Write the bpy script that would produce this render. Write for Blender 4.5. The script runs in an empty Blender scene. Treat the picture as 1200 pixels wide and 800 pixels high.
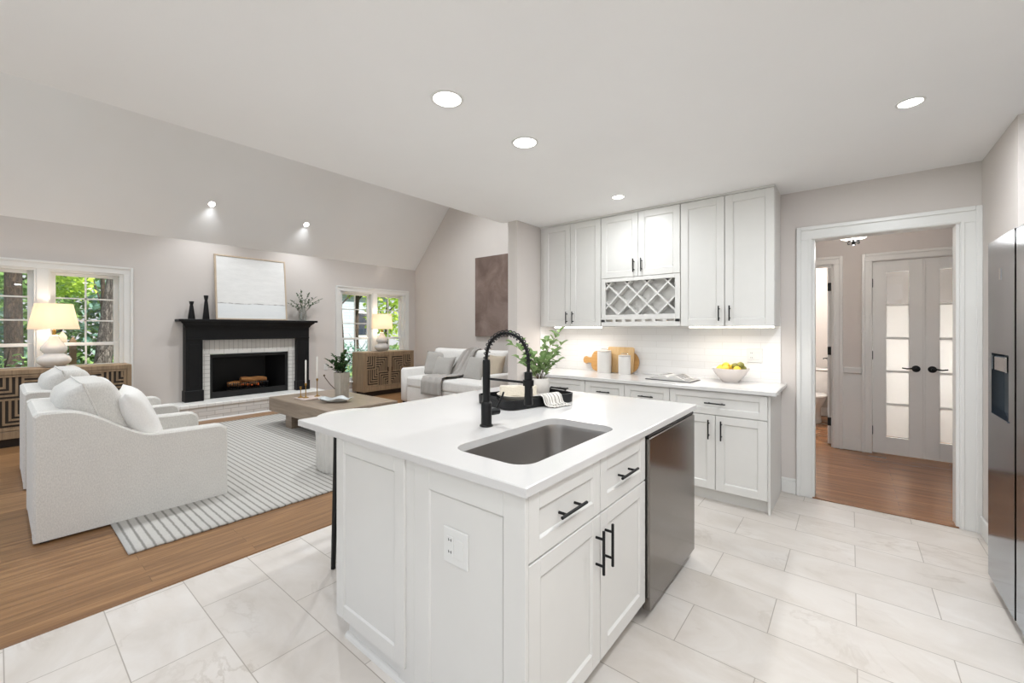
import bpy, bmesh, math, random
from mathutils import Vector, Matrix
C = bpy.context.scene.collection
R = math.radians
PI = math.pi
# ------------------------------------------------------------------ camera
cam_d = bpy.data.cameras.new('camera'); cam = bpy.data.objects.new('camera', cam_d); C.objects.link(cam)
cam.location = (0, 0, 1.36); cam.rotation_euler = (R(90), 0, R(39.0145))
cam_d.sensor_fit = 'HORIZONTAL'; cam_d.sensor_width = 36; cam_d.lens = 490/1200*36; cam_d.shift_y = -15/1200
cam_d.clip_start = .02
sc = bpy.context.scene
sc.camera = cam
# ------------------------------------------------------------------ world, sun, exposure
sc.view_settings.view_transform = 'Standard'; sc.view_settings.look = 'None'
sc.view_settings.gamma = 1; sc.view_settings.use_curve_mapping = False
sc.view_settings.exposure = 0.30
W = bpy.data.worlds.new('sky'); sc.world = W; W.use_nodes = True
wn = W.node_tree.nodes; wl = W.node_tree.links
bg = wn['Background']; bg.inputs['Strength'].default_value = .88
tc = wn.new('ShaderNodeTexCoord'); sx = wn.new('ShaderNodeSeparateXYZ'); rp = wn.new('ShaderNodeValToRGB')
wl.new(tc.outputs['Generated'], sx.inputs[0]); wl.new(sx.outputs['Z'], rp.inputs[0]); wl.new(rp.outputs[0], bg.inputs['Color'])
rp.color_ramp.elements[0].position = 0.0; rp.color_ramp.elements[0].color = (.78, .80, .82, 1)
rp.color_ramp.elements[1].position = .6; rp.color_ramp.elements[1].color = (.72, .83, 1.0, 1)
sd = bpy.data.lights.new('sun', 'SUN'); sd.energy = 8.0; sd.angle = R(3); sd.color = (1, .95, .86)
so = bpy.data.objects.new('sun', sd); C.objects.link(so); so.rotation_euler = (0, R(44), R(22))
KCAN, LFILL, EXTRA = 11.7, 22.0, 11.7          # watts per ceiling can (kitchen, added unseen living fill, added unseen kitchen fill)

# ------------------------------------------------------------------ materials
def lin(c):
    if isinstance(c, str):
        c = [int(c[i:i+2], 16)/255 for i in (0, 2, 4)]
    return tuple((x/12.92 if x <= .04045 else ((x+.055)/1.055)**2.4) for x in c) + (1,)

class NT:
    def __init__(s, name):
        s.m = bpy.data.materials.new(name); s.m.use_nodes = True
        s.n = s.m.node_tree.nodes; s.l = s.m.node_tree.links
        s.p = s.n['Principled BSDF']; s.out = s.n['Material Output']
    def node(s, t, **k):
        n = s.n.new('ShaderNode'+t)
        for a, b in k.items():
            if a.startswith('i_'):
                n.inputs[int(a[2:]) if a[2:].isdigit() else a[2:].replace('_', ' ')].default_value = b
            else: setattr(n, a, b)
        return n
    def link(s, a, b): s.l.new(a, b)
    def coord(s, scale=(1, 1, 1), rot=(0, 0, 0), loc=(0, 0, 0), kind='Object'):
        t = s.node('TexCoord'); m = s.node('Mapping')
        m.inputs['Scale'].default_value = scale; m.inputs['Rotation'].default_value = rot; m.inputs['Location'].default_value = loc
        s.link(t.outputs[kind], m.inputs['Vector']); return m.outputs[0]
    def noise(s, vec, scale, detail=3, rough=.55, dist=0):
        n = s.node('TexNoise'); n.inputs['Scale'].default_value = scale; n.inputs['Detail'].default_value = detail
        n.inputs['Roughness'].default_value = rough; n.inputs['Distortion'].default_value = dist
        s.link(vec, n.inputs['Vector']); return n.outputs['Fac']
    def ramp(s, fac, stops):
        r = s.node('ValToRGB'); e = r.color_ramp.elements
        while len(e) < len(stops): e.new(.5)
        for el, (p, c) in zip(e, stops): el.position = p; el.color = c if len(c) == 4 else tuple(c)+(1,)
        s.link(fac, r.inputs[0]); return r.outputs[0]
    def mix(s, fac, a, b, mode='MIX'):
        m = s.node('Mix', data_type='RGBA', blend_type=mode)
        if hasattr(fac, 'links'): s.link(fac, m.inputs[0])
        else: m.inputs[0].default_value = fac
        for sock, v in ((m.inputs[6], a), (m.inputs[7], b)):
            if hasattr(v, 'links'): s.link(v, sock)
            else: sock.default_value = v
        return m.outputs[2]
    def bump(s, h, strength=.2, dist=.01):
        b = s.node('Bump'); b.inputs['Strength'].default_value = strength; b.inputs['Distance'].default_value = dist
        s.link(h, b.inputs['Height']); s.link(b.outputs[0], s.p.inputs['Normal'])

def simple(name, col, rough=.5, metal=0, var=.04, vscale=6, bump=0, bscale=80, spec=.5, coat=0):
    t = NT(name); c = lin(col); v = t.coord()
    lo = tuple(max(0, x*(1-var)) for x in c[:3]); hi = tuple(min(1, x*(1+var)) for x in c[:3])
    t.link(t.ramp(t.noise(v, vscale), [(.3, lo), (.7, hi)]), t.p.inputs['Base Color'])
    t.p.inputs['Roughness'].default_value = rough; t.p.inputs['Metallic'].default_value = metal
    t.p.inputs['Specular IOR Level'].default_value = spec; t.p.inputs['Coat Weight'].default_value = coat
    if bump: t.bump(t.noise(v, bscale, 4), bump, .004)
    return t.m

def fabric(name, col, scale=170, bump=.3, var=.13, rough=.95):
    t = NT(name); c = lin(col); v = t.coord()
    w = t.coord(scale=(1, 1, .45)); n1 = t.noise(w, scale, 2); n2 = t.noise(v, 9, 3)
    a = t.ramp(n1, [(.3, tuple(x*(1-var) for x in c[:3])), (.7, tuple(min(1, x*(1+var)) for x in c[:3]))])
    t.link(t.mix(.25, a, t.ramp(n2, [(.3, tuple(x*.92 for x in c[:3])), (.7, tuple(min(1, x*1.05) for x in c[:3]))])), t.p.inputs['Base Color'])
    t.p.inputs['Roughness'].default_value = rough; t.p.inputs['Sheen Weight'].default_value = .15
    t.p.inputs['Specular IOR Level'].default_value = .2
    t.bump(n1, bump, .002); return t.m

def wood(name, c1, c2, c3, axis='Y', plank=None, rough=.4, grain=1.0, off=(0, 0, 0)):
    """axis: the direction the grain runs; plank = (length, width) draws boards on a floor"""
    t = NT(name)
    sc_ = {'X': (1.2, 16, 16), 'Y': (16, 1.2, 16), 'Z': (16, 16, 1.2)}[axis]
    v = t.coord(scale=sc_, loc=off)
    cols = [lin(c1)[:3], lin(c2)[:3], lin(c3)[:3]]
    if plank:
        rot = (0, 0, R(90)) if axis == 'Y' else (0, 0, 0)
        b = t.node('TexBrick'); b.offset = .37; b.offset_frequency = 2
        b.inputs['Scale'].default_value = 1; b.inputs['Brick Width'].default_value = plank[0]; b.inputs['Row Height'].default_value = plank[1]
        b.inputs['Mortar Size'].default_value = .0009; b.inputs['Mortar Smooth'].default_value = .3; b.inputs['Bias'].default_value = 0
        b.inputs['Color1'].default_value = (.15, .15, .15, 1); b.inputs['Color2'].default_value = (.85, .85, .85, 1); b.inputs['Mortar'].default_value = (0, 0, 0, 1)
        t.link(t.coord(rot=rot, loc=(20.03, 20.02, 0)), b.inputs['Vector'])
        vm = t.node('VectorMath', operation='MULTIPLY_ADD')
        t.link(b.outputs['Color'], vm.inputs[0]); vm.inputs[1].default_value = (31, 17, 23); t.link(v, vm.inputs[2]); vv = vm.outputs[0]
        n = t.noise(vv, 1.0*grain, 7, .62, 1.2)
        base = t.ramp(n, [(.25, cols[0]), (.5, cols[1]), (.75, cols[2])])
        tone = t.ramp(b.outputs['Color'], [(.0, (.90, .90, .90)), (1, (1.07, 1.06, 1.05))])
        base = t.mix(1.0, base, tone, 'MULTIPLY')
        dark = tuple(x*.45 for x in cols[0])+(1,)
        t.link(t.mix(b.outputs['Fac'], base, dark), t.p.inputs['Base Color'])
        t.bump(b.outputs['Fac'], -.15, .003)
    else:
        n = t.noise(v, 1.2*grain, 7, .6, 1.3)
        t.link(t.ramp(n, [(.25, cols[0]), (.5, cols[1]), (.75, cols[2])]), t.p.inputs['Base Color'])
        t.bump(n, .06, .002)
    t.p.inputs['Roughness'].default_value = rough; t.p.inputs['Specular IOR Level'].default_value = .4
    return t.m

def tile_floor(name):
    t = NT(name)
    b = t.node('TexBrick'); b.offset = .5; b.offset_frequency = 2
    for k, v in {'Scale': 1, 'Brick Width': .62, 'Row Height': .307, 'Mortar Size': .0022, 'Mortar Smooth': .2, 'Bias': 0}.items(): b.inputs[k].default_value = v
    b.inputs['Color1'].default_value = (.1, .1, .1, 1); b.inputs['Color2'].default_value = (.9, .9, .9, 1)
    t.link(t.coord(loc=(-.02+62*.31*2, -.327+.307*40, 0)), b.inputs['Vector'])
    v = t.coord(scale=(.9, 1.5, 1), rot=(0, 0, R(24)))
    vm = t.node('VectorMath', operation='MULTIPLY_ADD'); t.link(b.outputs['Color'], vm.inputs[0]); vm.inputs[1].default_value = (7, 11, 5); t.link(v, vm.inputs[2])
    cl = t.noise(vm.outputs[0], 2.2, 6, .62, .9)
    base = t.ramp(cl, [(.28, lin('c9c1b8')), (.5, lin('d3ccc5')), (.72, lin('dcd7d2'))])
    vein = t.noise(vm.outputs[0], 1.1, 8, .62, 1.6)
    vf = t.ramp(vein, [(.478, (0, 0, 0)), (.497, (1, 1, 1)), (.503, (1, 1, 1)), (.525, (0, 0, 0))])
    gate = t.ramp(t.noise(v, 1.3, 2), [(.45, (0, 0, 0)), (.7, (1, 1, 1))])
    vg = t.mix(1, vf, gate, 'MULTIPLY')
    m = t.node('Math', operation='MULTIPLY'); t.link(vg, m.inputs[0]); m.inputs[1].default_value = .5
    base = t.mix(m.outputs[0], base, lin('a99d90'))
    tone = t.ramp(b.outputs['Color'], [(0, (.965, .96, .955)), (1, (1.03, 1.03, 1.03))])
    base = t.mix(1, base, tone, 'MULTIPLY')
    t.link(t.mix(b.outputs['Fac'], base, lin('a59d93')), t.p.inputs['Base Color'])
    t.p.inputs['Roughness'].default_value = .33; t.p.inputs['Specular IOR Level'].default_value = .4
    t.bump(b.outputs['Fac'], -.2, .003); return t.m

def bricks(name, col, mortar, w, h, plane='YZ', rough=.6, msize=.004, offset=.5, loc=(0, 0, 0), bumps=.5, var=.05, rough_face=0, rot90=False):
    t = NT(name)
    b = t.node('TexBrick'); b.offset = offset
    for k, v in {'Scale': 1, 'Brick Width': w, 'Row Height': h, 'Mortar Size': msize, 'Mortar Smooth': .3, 'Bias': 0}.items(): b.inputs[k].default_value = v
    c = lin(col); b.inputs['Color1'].default_value = tuple(x*(1-var) for x in c[:3])+(1,); b.inputs['Color2'].default_value = tuple(min(1, x*(1+var)) for x in c[:3])+(1,)
    b.inputs['Mortar'].default_value = lin(mortar)
    tcn = t.node('TexCoord'); s = t.node('SeparateXYZ'); cb = t.node('CombineXYZ'); t.link(tcn.outputs['Object'], s.inputs[0])
    a, d = ('Y', 'Z') if plane == 'YZ' else ('X', 'Z')
    if rot90: a, d = d, a
    t.link(s.outputs[a], cb.inputs[0]); t.link(s.outputs[d], cb.inputs[1])
    mp = t.node('Mapping'); mp.inputs['Location'].default_value = loc; t.link(cb.outputs[0], mp.inputs[0]); t.link(mp.outputs[0], b.inputs['Vector'])
    t.link(b.outputs['Color'], t.p.inputs['Base Color']); t.p.inputs['Roughness'].default_value = rough
    t.bump(b.outputs['Fac'], -bumps, .004); return t.m

def emit(name, col, strength):
    t = NT(name); t.p.inputs['Base Color'].default_value = lin(col); t.p.inputs['Emission Color'].default_value = lin(col); t.p.inputs['Emission Strength'].default_value = strength
    return t.m

def steel(name, col, rough=.22, axis='Z', metal=1):
    t = NT(name); s = {'Z': (220, 220, 3), 'Y': (220, 3, 220), 'X': (3, 220, 220)}[axis]
    n = t.noise(t.coord(scale=s), 1, 2)
    c = lin(col)[:3]
    t.link(t.ramp(n, [(.2, tuple(x*.93 for x in c)), (.8, tuple(x*1.05 for x in c))]), t.p.inputs['Base Color'])
    t.p.inputs['Metallic'].default_value = metal
    rr = t.node('MapRange'); rr.inputs[3].default_value = rough*.85; rr.inputs[4].default_value = rough*1.2; t.link(n, rr.inputs[0]); t.link(rr.outputs[0], t.p.inputs['Roughness'])
    return t.m

def glass(name, col='ffffff', rough=0.0, alpha_mix=.88):
    t = NT(name); tr = t.node('BsdfTransparent'); gl = t.node('BsdfGlossy'); mx = t.node('MixShader')
    tr.inputs[0].default_value = lin(col); gl.inputs['Roughness'].default_value = rough
    mx.inputs[0].default_value = 1-alpha_mix
    t.link(tr.outputs[0], mx.inputs[1]); t.link(gl.outputs[0], mx.inputs[2]); t.link(mx.outputs[0], t.out.inputs[0])
    return t.m

def leaf(name, stops, scale=3, rough=.55, trans=.35):
    t = NT(name); v = t.coord(); n = t.noise(v, scale, 5, .7)
    col = t.ramp(n, [(p, lin(c)) for p, c in stops])
    t.link(col, t.p.inputs['Base Color']); t.p.inputs['Roughness'].default_value = rough; t.p.inputs['Specular IOR Level'].default_value = .3
    tl = t.node('BsdfTranslucent'); t.link(col, tl.inputs[0]); mx = t.node('MixShader'); mx.inputs[0].default_value = trans
    t.link(t.p.outputs[0], mx.inputs[1]); t.link(tl.outputs[0], mx.inputs[2]); t.link(mx.outputs[0], t.out.inputs[0]); return t.m

def shade_mat(name, col):
    t = NT(name); t.p.inputs['Base Color'].default_value = lin(col); t.p.inputs['Roughness'].default_value = .9
    v = t.coord(scale=(1, 1, 1)); t.bump(t.noise(v, 300, 2), .1, .002)
    tl = t.node('BsdfTranslucent'); tl.inputs[0].default_value = lin(col); mx = t.node('MixShader'); mx.inputs[0].default_value = .5
    t.link(t.p.outputs[0], mx.inputs[1]); t.link(tl.outputs[0], mx.inputs[2]); t.link(mx.outputs[0], t.out.inputs[0]); return t.m

def stripes(name, base, line, period, duty, axis='Y', bump=.3, soft=.06):
    t = NT(name); tcn = t.node('TexCoord'); s = t.node('SeparateXYZ'); t.link(tcn.outputs['Object'], s.inputs[0])
    nz = t.noise(t.coord(scale=(1, 1, 1)), 30, 2)
    m0 = t.node('MapRange'); m0.inputs[3].default_value = -.004; m0.inputs[4].default_value = .004; t.link(nz, m0.inputs[0])
    ad = t.node('Math', operation='ADD'); t.link(s.outputs[axis], ad.inputs[0]); t.link(m0.outputs[0], ad.inputs[1])
    d = t.node('Math', operation='DIVIDE'); t.link(ad.outputs[0], d.inputs[0]); d.inputs[1].default_value = period
    a2 = t.node('Math', operation='ADD'); t.link(d.outputs[0], a2.inputs[0]); a2.inputs[1].default_value = 1000
    f = t.node('Math', operation='FRACT'); t.link(a2.outputs[0], f.inputs[0])
    k = t.ramp(f.outputs[0], [(0, (1, 1, 1)), (duty, (1, 1, 1)), (duty+soft, (0, 0, 0)), (1-soft, (0, 0, 0)), (1, (1, 1, 1))])
    n2 = t.noise(t.coord(), 260, 2); c = lin(base)[:3]
    bc = t.ramp(n2, [(.3, tuple(x*.9 for x in c)), (.7, tuple(min(1, x*1.08) for x in c))])
    t.link(t.mix(k, bc, lin(line)), t.p.inputs['Base Color']); t.p.inputs['Roughness'].default_value = .95; t.p.inputs['Specular IOR Level'].default_value = .1
    t.bump(k, -bump, .006); return t.m

m_wall = simple('greige_wall_paint', 'd6cfca', .85, var=.012, vscale=2, bump=.04, bscale=180, spec=.2)
m_ceil = simple('ceiling_paint', 'f4f3f2', .9, var=.01, vscale=1.5, bump=.05, bscale=160, spec=.2)
m_trim = simple('white_trim_paint', 'e2e1de', .35, var=.01)
m_cab = simple('white_cabinet_paint', 'dcdad6', .38, var=.012)
m_grayroom = simple('bath_wall_paint', 'c4bbb2', .85, var=.012)
m_tile = tile_floor('marble_look_tile')
m_oak = wood('oak_floor', '6c4c31', '8c6846', 'a88159', 'Y', (1.3, .083), .38)
m_oakx = wood('oak_floor_hall', '70492b', '8d6140', 'a67a52', 'X', (1.3, .083), .24)
m_quartz = simple('white_quartz', 'd6d4d2', .16, var=.012, vscale=3, spec=.45)
m_splash = bricks('white_glazed_tile', 'eeecea', 'dedbd7', .30, .062, 'XZ', .14, .0016, .5, bumps=.12, var=.012)
m_black = simple('matt_black_metal', '0d0d0f', .42, var=.1, spec=.35)
m_blackpaint = simple('black_mantel_paint', '0b0b0d', .5, var=.08, spec=.3)
m_firebox = simple('soot_black_steel', '0c0c0d', .6, var=.2)
m_steel = simple('fridge_steel', '89939d', .15, 1, var=.015, vscale=3)
m_steel_dw = steel('brushed_dark_steel', '85817d', .16, 'Z')
m_sinksteel = simple('satin_sink_steel', 'b4b0ac', .3, 1, var=.03, vscale=4)
m_darkplastic = simple('dark_plastic', '2b2a2a', .4)
m_chrome = simple('chrome', 'c9c9c9', .12, 1)
m_brickwhite = bricks('painted_brick', 'dcd9d4', 'b4b0aa', .095, .066, 'YZ', .6, .0045, .0, loc=(0, 0, 0), bumps=.5)
m_brickv = bricks('painted_soldier_brick', 'd5d2cd', 'b4b0aa', .2, .066, 'YZ', .6, .0045, .0, bumps=.5, rot90=True)
m_brickh = bricks('painted_hearth_brick', 'd6d3cf', 'b5b1ab', .21, .066, 'YZ', .7, .0045, .5, bumps=.7)
m_hearthtop = bricks('painted_hearth_cap', 'e6e4e0', 'd0cdc8', .105, .6, 'YZ', .5, .003, 0, bumps=.3)
m_linen = fabric('oatmeal_linen', 'd8d5d0')
m_linen2 = fabric('pale_linen', 'e8e5e1')
m_gray = fabric('grey_weave', 'aeaaa5')
m_tanp = fabric('tan_weave', 'b9ab98')
m_white_f = fabric('white_cotton', 'efedea', bump=.15, var=.05)
m_throw = fabric('grey_knit', 'b1aca7', scale=220, bump=.5)
m_rug = stripes('striped_rug', 'bebbb6', '8b8883', .048, .13, 'Y', soft=.13)
m_walnut = wood('ash_brown_wood', '7d6f61', '938373', 'a49483', 'X', None, .35)
m_console = wood('weathered_oak', '7b6750', '927b61', 'a58d71', 'Z', None, .5)
m_fret_dark = simple('dark_groove_stain', '2c221a', .7, var=.15)
m_ceramic = simple('white_glazed_ceramic', 'e3ddd6', .22, var=.05, vscale=12, coat=.3)
m_stone = simple('matt_grey_ceramic', 'c2beb9', .7, var=.12, vscale=18, bump=.3, bscale=60)
m_shade = shade_mat('linen_lamp_shade', 'f3e7d8')
m_fluted = simple('fluted_white_plaster', 'd9d6d0', .7, var=.03)
m_vase = simple('ribbed_stoneware', 'bdb5a9', .75, var=.06, vscale=20, bump=.15)
m_brass = simple('brass', 'b08d4c', .3, 1, var=.06)
m_candle = simple('wax', 'eae6df', .5, var=.02)
m_pink = simple('blush_marble', 'cdbdb4', .4, var=.08)
m_blueglass = simple('pale_blue_glass', 'cfd4d4', .12, var=.12, vscale=14, coat=.5)
m_leaf_d = leaf('dark_leaf', [(.3, '22361f'), (.55, '37532c'), (.8, '5c7a48')], 40)
m_leaf_e = leaf('eucalyptus_leaf', [(.3, '6b8a55'), (.5, '90ab72'), (.75, 'bccb99')], 25)
m_leaf_m = leaf('olive_leaf', [(.3, '3d4f38'), (.6, '6a7d5f'), (.8, '8c9b7f')], 30)
m_stem = simple('brown_stem', '5a4a38', .8, var=.2)
m_board1 = wood('bamboo_board', 'c39a66', 'd6b27f', 'e2c496', 'Z', None, .5)
m_board2 = wood('acacia_board', 'b5854b', 'c5965a', 'd2a86f', 'X', None, .5)
m_lemon = simple('lemon_skin', 'e0b93a', .45, var=.1, vscale=40, bump=.3, bscale=200)
m_kiwi = simple('green_fruit_skin', '7d7a35', .55, var=.3, vscale=30)
m_paper = simple('paper', 'cfccc8', .8, var=.03)
m_shaded_print = simple('shaded_print', '9d9a97', .8, var=.3, vscale=60)  # grey of the print also stands in for shading on the pages
m_canvas = NT('abstract_canvas')
def _canvas():
    t = m_canvas; v = t.coord(scale=(1, .8, 3)); n = t.noise(v, 6, 6, .7)
    s = t.node('SeparateXYZ'); tcn = t.node('TexCoord'); t.link(tcn.outputs['Object'], s.inputs[0])
    wv = t.noise(t.coord(scale=(1, 1, .2)), 3, 4); mr = t.node('MapRange'); mr.inputs[3].default_value = -.03; mr.inputs[4].default_value = .03; t.link(wv, mr.inputs[0])
    ad = t.node('Math', operation='ADD'); t.link(s.outputs['Z'], ad.inputs[0]); t.link(mr.outputs[0], ad.inputs[1])
    up = t.ramp(n, [(.3, lin('dedddb')), (.7, lin('e9e8e6'))]); lo = t.ramp(n, [(.3, lin('dfe2e3')), (.7, lin('e6e7e7'))])
    lt = t.node('Math', operation='GREATER_THAN'); t.link(ad.outputs[0], lt.inputs[0]); lt.inputs[1].default_value = .262
    base = t.mix(lt.outputs[0], lo, up)
    mm = t.node('MapRange'); mm.inputs[1].default_value = .255; mm.inputs[2].default_value = .275; t.link(ad.outputs[0], mm.inputs[0])
    band = t.ramp(mm.outputs[0], [(0, (0, 0, 0)), (.35, (1, 1, 1)), (.6, (1, 1, 1)), (1, (0, 0, 0))])
    g = t.ramp(t.noise(t.coord(scale=(1, 6, 1)), 2.4, 4), [(.40, (.25, .25, .25)), (.6, (1, 1, 1))])
    t.link(t.mix(t.mix(1, band, g, 'MULTIPLY'), base, lin('93908e')), t.p.inputs['Base Color']); t.p.inputs['Roughness'].default_value = .8; t.bump(n, .3, .004)
_canvas(); m_canvas = m_canvas.m
m_brown_art = NT('brown_canvas')
def _brown():
    t = m_brown_art; n = t.noise(t.coord(scale=(1, 1, .8)), 2.2, 7, .65, .8)
    t.link(t.ramp(n, [(.3, lin('6a5850')), (.5, lin('7d6a62')), (.72, lin('93827a'))]), t.p.inputs['Base Color']); t.p.inputs['Roughness'].default_value = .85
_brown(); m_brown_art = m_brown_art.m
m_framewood = wood('pale_oak_frame', 'b3a08c', 'c4b19c', 'cfbea9', 'Z', None, .5)
m_glass = glass('window_glass', alpha_mix=.96)
m_vaseglass = glass('clear_vase_glass', 'f4f6f5', .02, .90)
m_frost = NT('frosted_pane')
def _frost():
    t = m_frost; t.p.inputs['Base Color'].default_value = lin('eeece8'); t.p.inputs['Roughness'].default_value = .25
    tl = t.node('BsdfTranslucent'); tl.inputs[0].default_value = lin('f4f2ee'); mx = t.node('MixShader'); mx.inputs[0].default_value = .6
    t.bump(t.noise(t.coord(), 12, 2), .02, .003)
    t.link(t.p.outputs[0], mx.inputs[1]); t.link(tl.outputs[0], mx.inputs[2]); t.link(mx.outputs[0], t.out.inputs[0])
_frost(); m_frost = m_frost.m
m_light = emit('lit_lens', 'fffaf2', 14)
m_led = emit('led_diffuser', 'fff8ec', 5)
m_bowllight = emit('lit_alabaster', 'fff6ea', 3.0)
m_grass = simple('lawn', '6b8248', .9, var=.35, vscale=3)
m_siding = bricks('white_siding', 'a9b4bf', '7d8792', 6, .16, 'YZ', .6, .008, .5, bumps=.3)
m_roofout = simple('grey_shingles', '6a6a6c', .8, var=.2, vscale=12)
m_winout = simple('dark_window_glass', '2c3542', .1, var=.1)
def bark(name, a, b, c, sc):
    t = NT(name); n = t.noise(t.coord(scale=(sc, sc, sc*.28)), 1, 6, .7, 1.5)
    t.link(t.ramp(n, [(.36, lin(a)), (.5, lin(b)), (.64, lin(c))]), t.p.inputs['Base Color']); t.p.inputs['Roughness'].default_value = .95; t.bump(n, 1, .03); return t.m
m_bark = bark('tree_bark', '17120e', '352b22', '57493a', 16)
m_bark2 = bark('furrowed_bark', '1d1a18', '4b4641', '8b857e', 24)
m_t_yel = leaf('yellow_green_foliage', [(.3, '87a837'), (.5, 'b8d34f'), (.7, 'dbe97c')], 2.5, trans=.45)
m_t_green = leaf('green_foliage', [(.3, '48703a'), (.5, '7aa05a'), (.75, 'b5cf84')], 2.5)
m_t_blue = leaf('blue_green_foliage', [(.3, '3f665a'), (.5, '73998a'), (.75, 'b4cfc0')], 2.5)
m_fence = wood('weathered_fence', 'b39c82', 'c8b399', 'd8c6ae', 'Z', None, .8)

# ------------------------------------------------------------------ mesh builder
ROOT = {}          # object -> world location of its root
class MB:
    def __init__(s): s.v = []; s.f = []
    def add(s, vs, fs):
        o = len(s.v); s.v += [tuple(v) for v in vs]; s.f += [tuple(i+o for i in f) for f in fs]; return s
    def box(s, x0, y0, z0, x1, y1, z1, b=0):
        x0, x1 = min(x0, x1), max(x0, x1); y0, y1 = min(y0, y1), max(y0, y1); z0, z1 = min(z0, z1), max(z0, z1)
        b = min(b, (x1-x0)*.45, (y1-y0)*.45, (z1-z0)*.45)
        if b <= 0:
            vs = [(x, y, z) for x in (x0, x1) for y in (y0, y1) for z in (z0, z1)]
            return s.add(vs, [(0, 1, 3, 2), (4, 6, 7, 5), (0, 4, 5, 1), (2, 3, 7, 6), (0, 2, 6, 4), (1, 5, 7, 3)])
        vs = []; idx = {}
        lim = ((x0, x1), (y0, y1), (z0, z1))
        for cx in (0, 1):
            for cy in (0, 1):
                for cz in (0, 1):
                    c = (cx, cy, cz)
                    for a in range(3):
                        p = []
                        for k in range(3):
                            e = lim[k][c[k]]
                            p.append(e if k == a else e + (b if c[k] == 0 else -b))
                        idx[(c, a)] = len(vs); vs.append(tuple(p))
        fs = []
        for a in range(3):
            o1, o2 = [k for k in range(3) if k != a]
            for side in (0, 1):
                q = []
                for (p1, p2) in ((0, 0), (1, 0), (1, 1), (0, 1)):
                    c = [0, 0, 0]; c[a] = side; c[o1] = p1; c[o2] = p2; q.append(idx[(tuple(c), a)])
                fs.append(q)
        for a in range(3):          # edges parallel to axis a
            o1, o2 = [k for k in range(3) if k != a]
            for p1 in (0, 1):
                for p2 in (0, 1):
                    c0 = [0, 0, 0]; c0[o1] = p1; c0[o2] = p2; c1 = list(c0); c1[a] = 1
                    c0, c1 = tuple(c0), tuple(c1)
                    fs.append((idx[(c0, o1)], idx[(c1, o1)], idx[(c1, o2)], idx[(c0, o2)]))
        for cx in (0, 1):
            for cy in (0, 1):
                for cz in (0, 1):
                    c = (cx, cy, cz); fs.append((idx[(c, 0)], idx[(c, 1)], idx[(c, 2)]))
        return s.add(vs, fs)
    def mbox(s, fm, u0, u1, d0, d1, z0, z1, b=0):
        p = fm(u0, d0, z0); q = fm(u1, d1, z1); return s.box(*p, *q, b=b)
    def ring_loft(s, rings, cap0=True, cap1=True, closed=True):
        n = len(rings[0]); o = len(s.v)
        for r in rings: s.v += [tuple(p) for p in r]
        for i in range(len(rings)-1):
            for j in range(n if closed else n-1):
                k = (j+1) % n
                s.f.append((o+i*n+j, o+i*n+k, o+(i+1)*n+k, o+(i+1)*n+j))
        if cap0: s.f.append(tuple(o+j for j in range(n)))
        if cap1: s.f.append(tuple(o+(len(rings)-1)*n+j for j in range(n)))
        return s
    def lathe(s, prof, c=(0, 0, 0), n=32, cap0=True, cap1=True, flute=0, fn=0):
        rings = []
        for r, z in prof:
            ring = []
            for j in range(n):
                a = 2*PI*j/n; rr = max(r, 1e-4)*(1+(flute*abs(math.sin(a*fn/2)) if flute else 0)); ring.append((c[0]+rr*math.cos(a), c[1]+rr*math.sin(a), c[2]+z))
            rings.append(ring)
        return s.ring_loft(rings, cap0, cap1)
    def tube(s, path, r, n=10, caps=True):
        path = [Vector(p) for p in path]; rs = r if isinstance(r, (list, tuple)) else [r]*len(path)
        t0 = (path[1]-path[0]).normalized(); up = Vector((0, 0, 1)) if abs(t0.z) < .9 else Vector((1, 0, 0))
        nrm = t0.cross(up).normalized(); rings = []
        for i, p in enumerate(path):
            t = (path[min(i+1, len(path)-1)]-path[max(i-1, 0)]).normalized()
            nrm = (nrm - t*nrm.dot(t)).normalized(); bn = t.cross(nrm)
            rings.append([p+(nrm*math.cos(2*PI*j/n)+bn*math.sin(2*PI*j/n))*rs[i] for j in range(n)])
        return s.ring_loft(rings, caps, caps)
    def prism(s, poly, axis, a0, a1):
        """poly: 2D points in the other two axes (in xyz order)"""
        def P(p, a): return {'x': (a, p[0], p[1]), 'y': (p[0], a, p[1]), 'z': (p[0], p[1], a)}[axis]
        return s.ring_loft([[P(p, a0) for p in poly], [P(p, a1) for p in poly]])
    def ell(s, c, r, n=16, m=10):
        prof = []
        o = len(s.v); s.v.append((c[0], c[1], c[2]-r[2]))
        for i in range(1, m):
            ph = -PI/2+PI*i/m
            for j in range(n):
                a = 2*PI*j/n; s.v.append((c[0]+r[0]*math.cos(ph)*math.cos(a), c[1]+r[1]*math.cos(ph)*math.sin(a), c[2]+r[2]*math.sin(ph)))
        s.v.append((c[0], c[1], c[2]+r[2])); e = len(s.v)-1
        for j in range(n):
            k = (j+1) % n; s.f.append((o, o+1+k, o+1+j)); s.f.append((e, o+1+(m-2)*n+j, o+1+(m-2)*n+k))
            for i in range(m-2): s.f.append((o+1+i*n+j, o+1+i*n+k, o+1+(i+1)*n+k, o+1+(i+1)*n+j))
        return s
    def grid(s, P):
        nu, nv = len(P), len(P[0]); o = len(s.v)
        for row in P: s.v += [tuple(p) for p in row]
        for i in range(nu-1):
            for j in range(nv-1): s.f.append((o+i*nv+j, o+(i+1)*nv+j, o+(i+1)*nv+j+1, o+i*nv+j+1))
        return s
    def xform(s, M, start=0):
        for i in range(start, len(s.v)): s.v[i] = tuple(M @ Vector(s.v[i]))
        return s
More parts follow.
